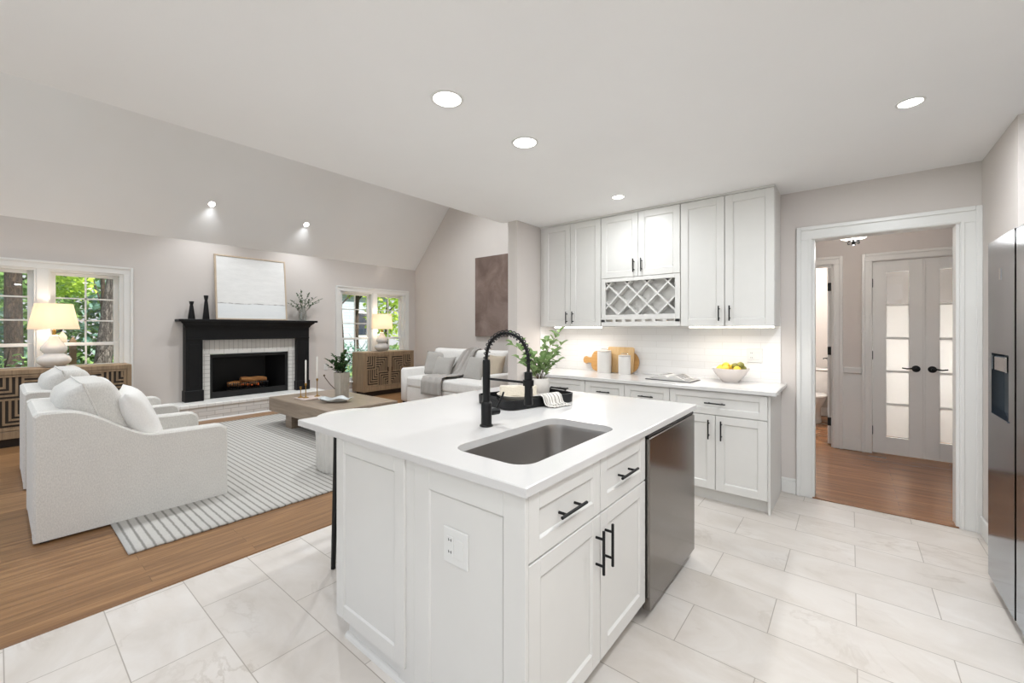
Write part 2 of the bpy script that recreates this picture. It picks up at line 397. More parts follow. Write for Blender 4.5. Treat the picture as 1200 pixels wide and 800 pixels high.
    def build(s, name, mat, parent=None, smooth=35, thick=0, subsurf=0, mat2=None):
        off = ROOT.get(parent, Vector((0, 0, 0)))
        me = bpy.data.meshes.new(name); me.from_pydata([tuple(Vector(v)-off) for v in s.v], [], s.f)
        bm = bmesh.new(); bm.from_mesh(me); bmesh.ops.recalc_face_normals(bm, faces=bm.faces); bm.to_mesh(me); bm.free()
        me.materials.append(mat)
        if smooth:
            me.polygons.foreach_set('use_smooth', [True]*len(me.polygons)); me.set_sharp_from_angle(angle=R(smooth))
        o = bpy.data.objects.new(name, me); C.objects.link(o)
        if thick:
            md = o.modifiers.new('thickness', 'SOLIDIFY'); md.thickness = thick; md.offset = 0
        if subsurf:
            md = o.modifiers.new('smooth', 'SUBSURF'); md.levels = subsurf; md.render_levels = subsurf
        if parent: o.parent = parent; ROOT[o] = off
        return o

def tag(o, label=None, cat=None, group=None, kind=None):
    if label: o['label'] = label
    if cat: o['category'] = cat
    if group: o['group'] = group
    if kind: o['kind'] = kind
    return o
def E(name, loc, label, cat, group=None, kind=None):
    o = bpy.data.objects.new(name, None); C.objects.link(o); o.location = loc; o.empty_display_size = .1
    ROOT[o] = Vector(loc); return tag(o, label, cat, group, kind)
def S(name, mb, mat, label=None, cat=None, **k):
    o = mb.build(name, mat, **k); o['kind'] = 'structure'
    if label: tag(o, label, cat)
    return o
def copy_tree(o, parent=None):
    c = o.copy(); C.objects.link(c)
    if parent: c.parent = parent
    for ch in [x for x in bpy.data.objects if x.parent == o]: copy_tree(ch, c)
    return c
def lamp(name, kind, loc, energy, col=(1, .93, .84), size=.1, parent=None, rot=None, shape='DISK', size_y=None):
    l = bpy.data.lights.new(name, kind); l.energy = energy; l.color = col
    if kind == 'AREA':
        l.shape = shape; l.size = size
        if size_y: l.size_y = size_y
    else: l.shadow_soft_size = size
    o = bpy.data.objects.new(name, l); C.objects.link(o)
    if rot: o.rotation_euler = rot
    o.location = Vector(loc)-(ROOT[parent] if parent else Vector((0, 0, 0)))
    if parent: o.parent = parent
    return o
FYn = lambda y0: (lambda u, d, z: (u, y0-d, z))
FXp = lambda x0: (lambda u, d, z: (x0+d, u, z))
def shaker(fm, u0, u1, z0, z1, d0=0, t=.02, rail=.06, rec=.009):
    m = MB(); b = .0018
    m.mbox(fm, u0, u0+rail, d0, d0+t, z0, z1, b); m.mbox(fm, u1-rail, u1, d0, d0+t, z0, z1, b)
    m.mbox(fm, u0+rail, u1-rail, d0, d0+t, z1-rail, z1, b); m.mbox(fm, u0+rail, u1-rail, d0, d0+t, z0, z0+rail, b)
    m.mbox(fm, u0+rail-.002, u1-rail+.002, d0, d0+t-rec, z0+rail-.002, z1-rail+.002)
    a, c, e, g = u0+rail, u1-rail, z0+rail, z1-rail; k = .006; D = d0+t-.001; d = d0+t-rec+.0004   # small bevelled bead round the panel
    P = [fm(a, D, e), fm(c, D, e), fm(c, D, g), fm(a, D, g), fm(a+k, d, e+k), fm(c-k, d, e+k), fm(c-k, d, g-k), fm(a+k, d, g-k)]
    m.add(P, [(0, 1, 5, 4), (1, 2, 6, 5), (2, 3, 7, 6), (3, 0, 4, 7)])
    return m
def pull(fm, uc, zc, L, vert, d0, parent):
    m = MB(); r = .0055; h = L/2; so_ = .032
    def P(a, d): return fm(uc, d, zc+a) if vert else fm(uc+a, d, zc)
    m.tube([P(-h, d0+so_), P(h, d0+so_)], r, 10)
    for a in (-h*.62, h*.62): m.tube([P(a, d0), P(a, d0+so_)], r*.9, 8)
    return m.build('handle', m_black, parent)

# ------------------------------------------------------------------ shell
HC = 2.48; XL = -7.9; XK = -2.82; YK = 4.14; XR = .68; YS = 6.16; HW = 2.715; YH = 6.05; YB = -2.2
def wall_cells(m, axis, a0, a1, u0, u1, z0, z1, holes):
    us = sorted({u0, u1, *[h[0] for h in holes], *[h[1] for h in holes]}); zs = sorted({z0, z1, *[h[2] for h in holes], *[h[3] for h in holes]})
    for i in range(len(us)-1):
        for j in range(len(zs)-1):
            cu, cz = (us[i]+us[i+1])/2, (zs[j]+zs[j+1])/2
            if any(h[0] < cu < h[1] and h[2] < cz < h[3] for h in holes): continue
            if axis == 'x': m.box(a0, us[i], zs[j], a1, us[i+1], zs[j+1])
            else: m.box(us[i], a0, zs[j], us[i+1], a1, zs[j+1])
    return m
S('floor', MB().box(XK, YB, -.1, 1.6, YK+.06, 0), m_tile, 'pale marble-look tile floor of the kitchen', 'floor')
S('floor_living', MB().box(XL-.15, YB, -.1, XK, YS+.12, 0), m_oak, 'brown oak plank floor of the living room', 'floor')
S('floor_hall', MB().box(-2.0, YK+.06, -.1, 2.3, 9.2, -.002), m_oakx, 'brown oak plank floor of the hall beyond the cased opening', 'floor')
S('trim_floor_edge', MB().prism([(XK-.02, 0), (XK+.022, 0), (XK+.018, .007), (XK-.016, .007)], 'y', YB, YK), wood('oak_threshold', '6d4a30', '84603f', '94704e', 'Y'), 'thin oak strip where kitchen tile meets the living room floor', 'threshold')
S('trim_threshold', MB().box(-.24, YK-.015, 0, .575, YK+.10, .008, .003), m_oakx, 'oak threshold board in the cased opening to the hall', 'threshold')
# living wall with two double windows and the firebox hole
WINS = [(-.388, 1.122), (4.32, 5.86)]         # opening spans (inside the casing)
SILL = .30; WTOP = 2.115
m = wall_cells(MB(), 'x', XL-.15, XL, YB, YS+.12, 0, HW+.15, [(a, b, SILL, WTOP) for a, b in WINS]+[(2.12, 3.31, .24, .955)])
S('wall_living', m, m_wall, 'greige living room wall with fireplace and two windows', 'wall')
# side (gable) wall of living room
m = MB().prism([(XL-.15, 0), (-2.68, 0), (-2.68, 5.6), (-5.2, 5.6), (XL-.15, 2.6)], 'y', YS, YS+.12)
S('wall_gable', m, m_wall, 'greige gable wall behind the white sofa', 'wall')
S('wall_stub', MB().box(-2.80, 3.39, 0, -2.68, YS, 5.3), m_wall, 'short greige wall end between kitchen and living room', 'wall')
m = wall_cells(MB(), 'y', YK, YK+.12, -2.68, XR+1.0, 0, HC, [(-.24, .575, -.01, 2.10)])
S('wall_kitchen', m, m_wall, 'greige kitchen wall with the cabinets and the cased opening', 'wall')
S('wall_right', MB().box(XR, 3.37, 0, 1.62, YK, HC), m_wall, 'greige wall stub beside the refrigerator', 'wall')
S('wall_alcove', MB().box(1.5, YB, 0, 1.62, 3.37, HC), m_wall, 'greige wall behind the refrigerator', 'wall')
S('ceiling', MB().box(XK, YB, HC, 1.62, YK+.12, HC+.12), m_ceil, 'white flat kitchen ceiling', 'ceiling')
mm_ = (4.0-2.715)/(7.9-6.71); xr_ = -5.45; zr = HW+mm_*(xr_-XL)
m = MB().prism([(XL-.15, HW-mm_*.15), (xr_, zr), (xr_, zr+.15), (XL-.15, HW-mm_*.15+.15)], 'y', YB, YS)
S('ceiling_slope', m, m_ceil, 'white sloped ceiling over the living room', 'ceiling')
m = MB().prism([(xr_, zr), (XK-.001, HC+.4), (XK-.001, HC+.55), (xr_, zr+.15)], 'y', YB, YS)
S('ceiling_far_slope', m, m_ceil, 'hidden far slope of the living room ceiling', 'ceiling')
S('wall_header', MB().box(XK-.06, YB, HC, XK, 3.39, HC+.6), m_ceil, 'header face above the kitchen ceiling edge', 'wall')
# hall shell
m = wall_cells(MB(), 'y', YH, YH+.12, -2.0, 2.3, 0, 2.5, [(-.95, -.16, -.01, 2.095), (.182, 1.0, -.01, 2.095)])
S('wall_hall', m, m_wall, 'greige hall wall with a bathroom doorway and french doors', 'wall')
S('wall_hall_side', MB().box(-2.0, YK+.12, 0, -1.9, YH, 2.5).box(2.2, YK+.12, 0, 2.3, YH, 2.5), m_wall, 'greige end walls of the hall', 'wall')
S('ceiling_hall', MB().box(-2.0, YK+.12, 2.46, 2.3, 9.2, 2.56), m_ceil, 'white hall ceiling', 'ceiling')
S('wall_bath', MB().box(-1.35, 8.15, 0, .02, 8.25, 2.46).box(-.06, YH+.12, 0, .04, 8.15, 2.46).box(-1.45, YH+.12, 0, -1.35, 8.25, 2.46), m_grayroom, 'pale walls of the small bathroom', 'wall')
S('wall_closet', MB().box(.04, 7.4, 0, 1.3, 7.5, 2.46).box(1.2, YH+.12, 0, 1.3, 7.4, 2.46), simple('room_dimness_colour', '8f8983', .85, var=.02), 'walls of the room behind the french doors, coloured dark to look dim', 'wall')  # wall colour darkened so the top panes look into a dim room
# ------------------------------------------------------------------ trims
def casing(m, fm, u0, u1, z1, w=.105, t=.02, z0=0, left=True, right=True, outer=.03):
    """moulded door casing on a wall face: flat board with a thicker outer band"""
    for (a, b, c, d) in ((u0-w, u0, z0, z1+w), (u1, u1+w, z0, z1+w)):
        if (a < u0-1e-6 and not left) or (b > u1+1e-6 and not right): continue
        m.mbox(fm, a, b, 0, t, c, d if False else z1, .003)
    m.mbox(fm, u0-w if left else u0, u1+w if right else u1, 0, t, z1, z1+w, .003)
    if left: m.mbox(fm, u0-w, u0-w+outer, t, t+.012, z0, z1+w, .004); m.mbox(fm, u0-.022, u0-.006, t, t+.006, z0, z1+.006, .002)
    if right: m.mbox(fm, u1+w-outer, u1+w, t, t+.012, z0, z1+w, .004); m.mbox(fm, u1+.006, u1+.022, t, t+.006, z0, z1+.006, .002)
    m.mbox(fm, u0-w+outer if left else u0, u1+w-outer if right else u1, t, t+.012, z1+w-outer, z1+w, .004)
    m.mbox(fm, u0-.006, u1+.006, t, t+.006, z1+.006, z1+.022, .002)
    return m
m = casing(MB(), FYn(YK), -.24, .575, 2.075)
m.box(-.24, YK-.001, 0, -.225, YK+.121, 2.075); m.box(.56, YK-.001, 0, .575, YK+.121, 2.075); m.box(-.24, YK-.001, 2.084, .575, YK+.121, 2.075)
S('trim_1', m, m_trim, 'wide white moulded casing of the opening from kitchen to hall', 'door casing')
m = casing(MB(), FYn(YH), -.95, -.16, 2.095, .09)
m.box(-.175, YH, 0, -.16, YH+.12, 2.095); m.box(-.95, YH, 2.08, -.16, YH+.12, 2.095)
S('trim_2', m, m_trim, 'white casing round the bathroom doorway in the hall', 'door casing')
S('trim_3', casing(MB(), FYn(YH), .182, 1.0, 2.095, .088), m_trim, 'white casing round the french doors in the hall', 'door casing')
m = MB().box(-.07, YH-.014, 0, .094, YH, .13, .004).box(-.07, YH-.008, .13, .094, YH, .86)
m.box(-.07, YH-.03, .86, .094, YH, .93, .008)
S('trim_4', m, m_trim, 'white wainscot and chair rail between the hall doors', 'wainscot')
def base(name, mb, lab): return S(name, mb, m_trim, lab, 'baseboard')
base('baseboard_kitchen', MB().box(-.452, YK-.016, 0, -.346, YK, .10, .004).box(-.452, YK-.012, .1, -.346, YK, .125, .004), 'short white baseboard between cabinet end and door casing')
base('baseboard_right', MB().box(XR-.015, 3.37, 0, XR, YK-.034, .125, .004), 'white baseboard on the wall stub by the refrigerator')
base('baseboard_living', MB().box(XL, YB, 0, XL+.016, 1.54, .13, .004).box(XL, 3.77, 0, XL+.016, YS, .13, .004), 'white baseboard along the fireplace wall')
base('baseboard_gable', MB().box(XL+.016, YS-.016, 0, -2.80, YS, .13, .004), 'white baseboard behind the sofa')
base('baseboard_bath', MB().box(-1.35, 8.135, 0, -.06, 8.15, .13, .004).box(-.072, YH+.13, 0, -.06, 8.135, .13, .004), 'white baseboard in the bathroom')

# ------------------------------------------------------------------ windows of the living room
def window(idx, a, b, label):
    fm = FXp(XL)
    root = E('window_%d' % idx, (XL, (a+b)/2, SILL), label, 'window', kind='structure')
    m = MB(); w = .10
    for (p, q) in ((a-w, a), (b, b+w)):
        m.mbox(fm, p, q, 0, .02, SILL-.1, WTOP, .003); m.mbox(fm, p if p < a-.01 else q-.03, p+.03 if p < a-.01 else q, .02, .034, SILL-.1, WTOP+w, .004)
    m.mbox(fm, a-w, b+w, 0, .02, WTOP, WTOP+w, .003); m.mbox(fm, a-w+.03, b+w-.03, .02, .034, WTOP+w-.03, WTOP+w, .004)
    m.build('casing', m_trim, root)
    m = MB(); m.mbox(fm, a-w-.02, b+w+.02, -.02, .06, SILL-.035, SILL, .006); m.mbox(fm, a-w, b+w, 0, .018, SILL-.12, SILL-.035, .003); m.build('sill', m_trim, root)
    mid = (a+b)/2
    m = MB()      # frame jambs and the central mullion
    m.mbox(fm, a, a+.04, -.15, 0, SILL, WTOP); m.mbox(fm, b-.04, b, -.15, 0, SILL, WTOP); m.mbox(fm, a+.04, b-.04, -.15, 0, WTOP-.025, WTOP); m.mbox(fm, a+.04, b-.04, -.15, -.021, SILL, SILL+.02)
    m.mbox(fm, mid-.07, mid+.07, -.15, .0, SILL+.02, WTOP-.025); m.mbox(fm, mid-.05, mid+.05, 0, .014, SILL, WTOP, .003)
    m.build('window_frame', m_trim, root)
    for (p, q) in ((a+.04, mid-.07), (mid+.07, b-.04)):
        for (z0, z1, d) in ((1.135, WTOP-.025, -.09), (SILL+.02, 1.175, -.055)):
            s = MB(); st = .05
            s.mbox(fm, p, p+st, d-.03, d, z0, z1, .003); s.mbox(fm, q-st, q, d-.03, d, z0, z1, .003)
            s.mbox(fm, p+st, q-st, d-.03, d, z1-.04, z1, .003); s.mbox(fm, p+st, q-st, d-.03, d, z0, z0+.042, .003)
            g0, g1 = z0+.042, z1-.04
            c = (p+q)/2; s.mbox(fm, c-.009, c+.009, d-.026, d-.004, g0, g1)
            for k in (1, 2):
                zz = g0+(g1-g0)*k/3; s.mbox(fm, p+st, q-st, d-.026, d-.004, zz-.009, zz+.009)
            so_ = s.build('sash', m_trim, root)
            MB().mbox(fm, p+st, q-st, d-.017, d-.013, g0, g1).build('pane', m_glass, so_)
    return root
window(1, *WINS[0], 'large white double window behind the left console and lamp')
window(2, *WINS[1], 'white double window behind the right console beside the sofa corner')

# ------------------------------------------------------------------ hall doors
def hinge(parent, fm, u, z):
    m = MB(); m.mbox(fm, u-.012, u+.008, 0, .006, z-.045, z+.045); m.tube([fm(u, .008, z-.048), fm(u, .008, z+.048)], .006, 8); return m.build('hinge', m_black, parent)
def french_leaf(name, u0, u1, label, hand):
    fm = FYn(YH+.05); root = E(name, ((u0+u1)/2, YH+.05, 0), label, 'door', kind='structure')
    z0, z1, st = .008, 2.09, .112; m = MB()
    m.mbox(fm, u0, u0+st, 0, .036, z0, z1, .002); m.mbox(fm, u1-st, u1, 0, .036, z0, z1, .002)
    m.mbox(fm, u0+st, u1-st, 0, .036, z1-.12, z1, .002); m.mbox(fm, u0+st, u1-st, 0, .036, z0, .19, .002)
    g0, g1 = .19, z1-.12
    for k in range(1, 5):
        zz = g0+(g1-g0)*k/5; m.mbox(fm, u0+st, u1-st, .006, .034, zz-.011, zz+.011, .004)
    m.build('door_panel', m_trim, root)
    for k in range(5):
        MB().mbox(fm, u0+st, u1-st, .014, .02, g0+(g1-g0)*k/5+.009, g0+(g1-g0)*(k+1)/5-.009).build('pane', m_frost if k < 4 else m_glass, root)
    uh = u1-.058 if hand > 0 else u0+.058
    h = MB(); c = fm(uh, .036, .94)
    h.lathe([(.034, 0), (.034, .006), (.026, .014), (.012, .016), (.012, .04)], n=20)
    h.xform(Matrix.Translation(c) @ Matrix.Rotation(R(90), 4, 'X'))
    s = -1 if hand > 0 else 1
    h.tube([fm(uh, .072, .94), fm(uh+s*.03, .078, .944), fm(uh+s*.07, .074, .938), fm(uh+s*.11, .072, .945)], [.010, .009, .007, .006], 8)
    h.build('door_handle', m_black, root)
    for z in (.25, 1.07, 1.86): hinge(root, FYn(YH+.014), u0-.004 if hand > 0 else u1+.004, z)
    return root
french_leaf('door_1', .186, .589, 'left grey-white french door with five stacked panes and black lever', 1)
S('trim_light_stop', MB().box(.583, YH+.006, .01, .600, YH+.0135, 2.088, .002), m_trim, 'thin white strip added to stop light leaking between the two french doors', 'light_stop')  # strip added to block light leaking through the gap between the leaves
french_leaf('door_2', .594, .996, 'right grey-white french door with five stacked panes, half behind the casing', -1)
m = MB(); root = E('door_3', (-.18, YH+.12, 0), 'white bathroom door swung open, seen edge-on, with black hinges', 'door', kind='structure')
M3 = Matrix.Translation((-.178, YH+.125, 0)) @ Matrix.Rotation(R(1.2), 4, 'Z')
m.box(-.035, 0, .01, 0, .76, 2.08, .003).xform(M3); m.build('door_panel', m_trim, root)
h = MB(); h.tube([(-.035, .70, .97), (-.075, .70, .97), (-.085, .68, .97), (-.085, .59, .97)], .009, 8); h.lathe([(.028, 0), (.028, .01), (.014, .014)], (0, 0, 0), 16)
n0 = len(h.v)-16*3; h.xform(Matrix.Translation((-.035, .70, .97)) @ Matrix.Rotation(R(-90), 4, 'Y'), n0); h.xform(M3); h.build('door_handle', m_black, root)
for z in (.27, 1.1, 1.85):
    MB().box(-.213, YH+.118, z-.048, -.176, YH+.128, z+.048).build('hinge', m_black, root)
# ------------------------------------------------------------------ island
ISX0, ISX1, ISY0, ISY1, ZT = -2.151, -.72, .952, 2.655, .905
def rrect(x0, x1, y0, y1, r, k=8):
    P = []
    for (cx, cy, a0) in ((x1-r, y1-r, 0), (x0+r, y1-r, 90), (x0+r, y0+r, 180), (x1-r, y0+r, 270)):
        for i in range(k+1):
            a = R(a0+90*i/k); P.append((cx+r*math.cos(a), cy+r*math.sin(a)))
    return P
SK = (-1.19, -.83, 1.09, 1.80)
def slab_with_hole(x0, x1, y0, y1, z0, z1, hole, rc=.008):
    cx = (SK[0]+SK[1])/2; cy = (SK[2]+SK[3])/2
    outer = []
    for (x, y) in hole:
        dx, dy = x-cx, y-cy; t = min([((x1 if dx > 0 else x0)-cx)/dx if abs(dx) > 1e-9 else 1e9, ((y1 if dy > 0 else y0)-cy)/dy if abs(dy) > 1e-9 else 1e9]); outer.append([cx+dx*t, cy+dy*t])
    for c in ((x0, y0), (x0, y1), (x1, y0), (x1, y1)):
        j = min(range(len(outer)), key=lambda i: (outer[i][0]-c[0])**2+(outer[i][1]-c[1])**2); outer[j] = list(c)
    m = MB(); b = .003
    def ins(p, d): return (p[0]-d*(1 if p[0] > x1-1e-5 else (-1 if p[0] < x0+1e-5 else 0)), p[1]-d*(1 if p[1] > y1-1e-5 else (-1 if p[1] < y0+1e-5 else 0)))
    rings = [[(x, y, z0) for x, y in hole], [(p[0], p[1], z0) for p in outer], [(p[0], p[1], z1-b) for p in outer], [(*ins(p, b), z1) for p in outer],
             [(x, y, z1) for x, y in hole], [(x, y, z0) for x, y in hole]]
    return m.ring_loft(rings, False, False)
m = slab_with_hole(ISX0, ISX1, ISY0, ISY1, ZT-.03, ZT, rrect(*SK, .075))
tag(m.build('island_worktop', m_quartz), 'white quartz island worktop with a rounded sink cut-out', 'countertop')
XF = -.757; FX = FXp(XF)           # carcass front of the island's right face; fronts stand 20 mm proud
YE = .985                           # island end face carcass
t = E('sink_base_cabinet', (-1.0, 1.44, 0), 'white shaker island cabinet under the sink with two drawers and two doors', 'cabinet')
m = MB().box(-1.35, YE, .1, XF, YE+.018, ZT-.031).box(-1.35, 1.872, .1, XF, 1.89, ZT-.031).box(-1.35, YE, .1, XF, 1.89, .118).box(-1.35, YE, .1, -1.332, 1.89, ZT-.031)
m.box(XF-.018, YE, ZT-.07, XF, 1.89, ZT-.031).box(XF-.018, YE, .66, XF, 1.89, .675)
m.box(-1.297, YE-.016, 0, -1.249, YE, ZT-.031)
m.build('carcass', m_cab, t)
MB().box(-1.33, YE, 0, XF-.06, 1.89, .099).build('toe_kick', m_cab, t)
p = shaker(FYn(YE), -1.25, XF+.022, .0, ZT-.031, 0, .016, .085, .006); p.build('end_panel', m_cab, t)
for (u0, u1) in ((YE+.004, 1.440), (1.446, 1.886)):
    d = shaker(FX, u0, u1, .664, .866, 0, .02, .055).build('drawer', m_cab, t); pull(FX, (u0+u1)/2, .757, .16, False, .0185-.007, d)
    d = shaker(FX, u0, u1, .10, .658, 0, .02, .06).build('door', m_cab, t); pull(FX, u1-.034 if u0 < 1.2 else u0+.034, .535, .16, True, .02, d)
t = E('island_end_cabinet', (-1.6, 1.8, 0), 'white shaker island cabinet with a plain panelled end under the seating overhang', 'cabinet')
MB().box(-1.788, .992, .10, -1.352, 2.60, ZT-.031).build('carcass', m_cab, t)
MB().box(-1.725, .985, 0, -1.352, 2.58, .099).box(-1.352, .976, 0, -1.2975, .9845, .099).build('toe_kick', m_cab, t)
shaker(FYn(.992), -1.788, -1.297, .085, ZT-.031, 0, .033, .06, .007).build('end_panel', m_cab, t)
m = MB(); m.prism([(.985, 0), (.969, 0), (.971, .012), (.978, .02), (.985, .022)], 'x', -1.735, -1.26); tag(m.build('shoe_moulding', m_cab, t))
m = MB(); m.prism([(.9685, 0), (.956, 0), (.958, .010), (.963, .017), (.9685, .02)], 'x', -1.26, XF+.02); S('trim_island', m, m_cab, 'thin white shoe moulding along the foot of the island end', 'moulding')
# double wall outlet on the island end
def outlet(name, fm, uc, zc, label, toggles, w=.116, h=.12):
    t = E(name, fm(uc, 0, zc), label, 'outlet')
    MB().mbox(fm, uc-w/2, uc+w/2, 0, .006, zc-h/2, zc+h/2, .002).build('cover_plate', m_trim, t)
    for k, u in enumerate([uc-w*.2, uc+w*.2][:2] if toggles else [uc]):
        MB().mbox(fm, u-.016, u+.016, .006, .009, zc-.034, zc+.034, .002).build('receptacle' if k == 0 else 'rocker_switch', m_trim, t)
    u = uc-w*.2 if toggles else uc
    for dz in (-.02, .02):
        s = MB()
        for du in (-.006, .006): s.mbox(fm, u+du-.0013, u+du+.0013, .0088, .0095, zc+dz-.003, zc+dz+.006)
        s.mbox(fm, u-.006, u+.006, .0088, .0094, zc+dz+.0005, zc+dz+.0015)
        s.build('socket_slot', m_darkplastic, t)
    return t
outlet('power_outlet', FYn(YE-.010), -1.03, .625, 'white double outlet plate on the island end panel', True)
# sink
t = E('sink', ((SK[0]+SK[1])/2, (SK[2]+SK[3])/2, ZT-.24), 'undermount stainless steel sink bowl with rounded corners in the island', 'sink')
def ringz(d, z, r): return [(x, y, z) for x, y in rrect(SK[0]-.006+d, SK[1]+.006-d, SK[2]-.006+d, SK[3]+.006-d, max(r-d, .02))]
z0 = ZT-.0305
m = MB().ring_loft([ringz(-.015, z0, .08), ringz(0, z0, .08), ringz(.004, z0-.02, .08), ringz(.010, z0-.17, .08), ringz(.022, z0-.195, .08), ringz(.05, z0-.205, .09), ringz(.12, z0-.209, .13)], False, True)
m.build('bowl', m_sinksteel, t, smooth=60)
MB().lathe([(.045, .0), (.045, .004), (.036, .004), (.030, .001), (.005, .001)], ((SK[0]+SK[1])/2, (SK[2]+SK[3])/2, z0-.209), 24).build('drain', m_chrome, t)
# faucet
fx, fy = -1.324, 1.444
t = E('kitchen_faucet', (fx, fy, ZT), 'matt black spring-neck pull-down kitchen faucet beside the sink', 'faucet')
MB().lathe([(.031, 0), (.031, .006), (.025, .010), (.025, .105), (.022, .112), (.018, .115), (.0175, .155), (.018, .30), (.0165, .31)], (fx, fy, ZT), 24).build('body', m_black, t)
hx = .245; zA = ZT+.31
path = [(fx, fy, zA-.01)]
for i in range(0, 25):
    a = PI-PI*i/24; path.append((fx+hx/2+hx/2*math.cos(a), fy, zA+.0+(.125)*math.sin(a)**.9 if 0 < i < 24 else zA))
path += [(fx+hx, fy, zA-.03), (fx+hx, fy, zA-.075)]
MB().tube(path, .0075, 10).build('hose', m_black, t)
hel = []; pv = [Vector(p) for p in path]
Ls = [0]
for a, b in zip(pv, pv[1:]): Ls.append(Ls[-1]+(b-a).length)
tot = Ls[-1]*.86; turns = 20; N = turns*12
for k in range(N+1):
    s = tot*k/N; i = max(j for j in range(len(Ls)-1) if Ls[j] <= s+1e-9); f = (s-Ls[i])/(Ls[i+1]-Ls[i]); p = pv[i].lerp(pv[i+1], f)
    tg = (pv[min(i+2, len(pv)-1)]-pv[max(i-1, 0)]).normalized(); bn = Vector((0, 1, 0)); nn = tg.cross(bn).normalized(); a = 2*PI*k/12
    hel.append(p+(nn*math.cos(a)+bn*math.sin(a))*.0135)
MB().tube(hel, .0024, 6).build('spring', m_black, t)
MB().lathe([(.012, .0), (.0185, .002), (.020, .01), (.018, .03), (.0165, .06), (.0175, .10), (.0175, .142), (.010, .145)], (fx+hx, fy, ZT+.125), 20).build('spray_head', m_black, t)
MB().box(fx+hx+.014, fy-.006, ZT+.165, fx+hx+.021, fy+.006, ZT+.20, .002).build('button', m_darkplastic, t)
m = MB().tube([(fx+.012, fy, ZT+.222), (fx+hx-.014, fy, ZT+.222)], .0055, 8); m.lathe([(.024, -.012), (.024, .012)], (fx+hx, fy, ZT+.222), 16); m.build('support_arm', m_black, t)
m = MB().tube([(fx, fy+.02, ZT+.062), (fx+.012, fy+.072, ZT+.062)], .0165, 14); m.tube([(fx+.010, fy+.058, ZT+.07), (fx+.018, fy+.085, ZT+.115), (fx+.022, fy+.10, ZT+.15)], [.006, .005, .0045], 8); m.build('lever', m_black, t)
# dishwasher
t = E('dishwasher', (-1.0, 2.25, 0), 'stainless steel dishwasher at the far end of the island front', 'dishwasher')
MB().box(-1.34, 1.905, .09, XF-.002, 2.605, ZT-.035).build('tub_body', m_darkplastic, t)
m = MB().mbox(FX, 1.899, 2.612, .0, .036, .052, .852, .004); m.build('door', m_steel_dw, t)
MB().mbox(FX, 1.899, 2.612, .0, .030, .854, .868, .002).build('control_strip', m_darkplastic, t)
MB().box(-1.30, 1.905, .0, XF-.05, 2.60, .088).build('toe_kick', m_darkplastic, t)
MB().mbox(FX, 2.618, 2.634, -.56, .0, 0, ZT-.031).build('island_side_panel', m_cab); tag(bpy.data.objects['island_side_panel'], 'slim white panel closing the island beside the dishwasher', 'panel')

# ------------------------------------------------------------------ kitchen run: base cabinets
CF = 3.54; FB = FYn(CF)
def base_unit(x0, x1, label, two):
    t = E('base_cabinet', ((x0+x1)/2, CF, 0), label, 'cabinet', 'base cabinets along the kitchen wall')
    MB().box(x0, CF, .1, x1, YK-.004, ZT-.031).build('carcass', m_cab, t)
    MB().box(x0, CF+.055, 0, x1, YK-.004, .099).build('toe_kick', m_cab, t)
    g = .002
    d = shaker(FB, x0+g, x1-g, .69, .868, 0, .02, .05).build('drawer', m_cab, t); pull(FB, (x0+x1)/2, .779, .15 if two else .13, False, .0115, d)
    if two:
        mid = (x0+x1)/2
        for a, b, h in ((x0+g, mid-g, mid-.045), (mid+g, x1-g, mid+.045)):
            d = shaker(FB, a, b, .105, .684, 0, .02, .06).build('door', m_cab, t); pull(FB, h, .575, .15, True, .02, d)
    else:
        d = shaker(FB, x0+g, x1-g, .105, .684, 0, .02, .06).build('door', m_cab, t); pull(FB, x1-.04, .575, .15, True, .02, d)
    return t
base_unit(-2.43, -1.963, 'white base cabinet in the kitchen corner, leftmost under the worktop', False)
base_unit(-1.963, -1.565, 'white base cabinet second from the corner, below the wooden boards', False)
base_unit(-1.565, -1.169, 'white base cabinet third from the corner, below the open book', False)
t = base_unit(-1.169, -.468, 'wide white base cabinet with one drawer and two doors at the run end', True)
MB().box(-.4675, CF-.001, 0, -.453, YK-.004, ZT-.031).build('end_panel', m_cab, t)
MB().box(-2.676, CF+.02, 0, -2.432, YK-.004, ZT-.031).build('corner_filler', m_cab); tag(bpy.data.objects['corner_filler'], 'white blank corner unit under the worktop against the wall stub', 'cabinet')
tag(MB().box(-2.676, 3.492, ZT-.03, -.412, YK-.003, ZT, .003).build('wall_worktop', m_quartz), 'white quartz worktop along the kitchen wall', 'countertop')
S('wall_backsplash', MB().box(-2.674, YK-.0105, ZT, -.455, YK-.0005, 1.46), m_splash, 'white glazed brick-pattern tile backsplash', 'backsplash')
S('wall_backsplash_return', MB().box(-2.6795, 3.80, ZT, -2.672, YK-.011, 1.379), bricks('white_glazed_tile_side', 'eeecea', 'dedbd7', .30, .062, 'YZ', .14, .0016, .5, bumps=.12, var=.012), 'white tile backsplash return on the wall stub', 'backsplash')
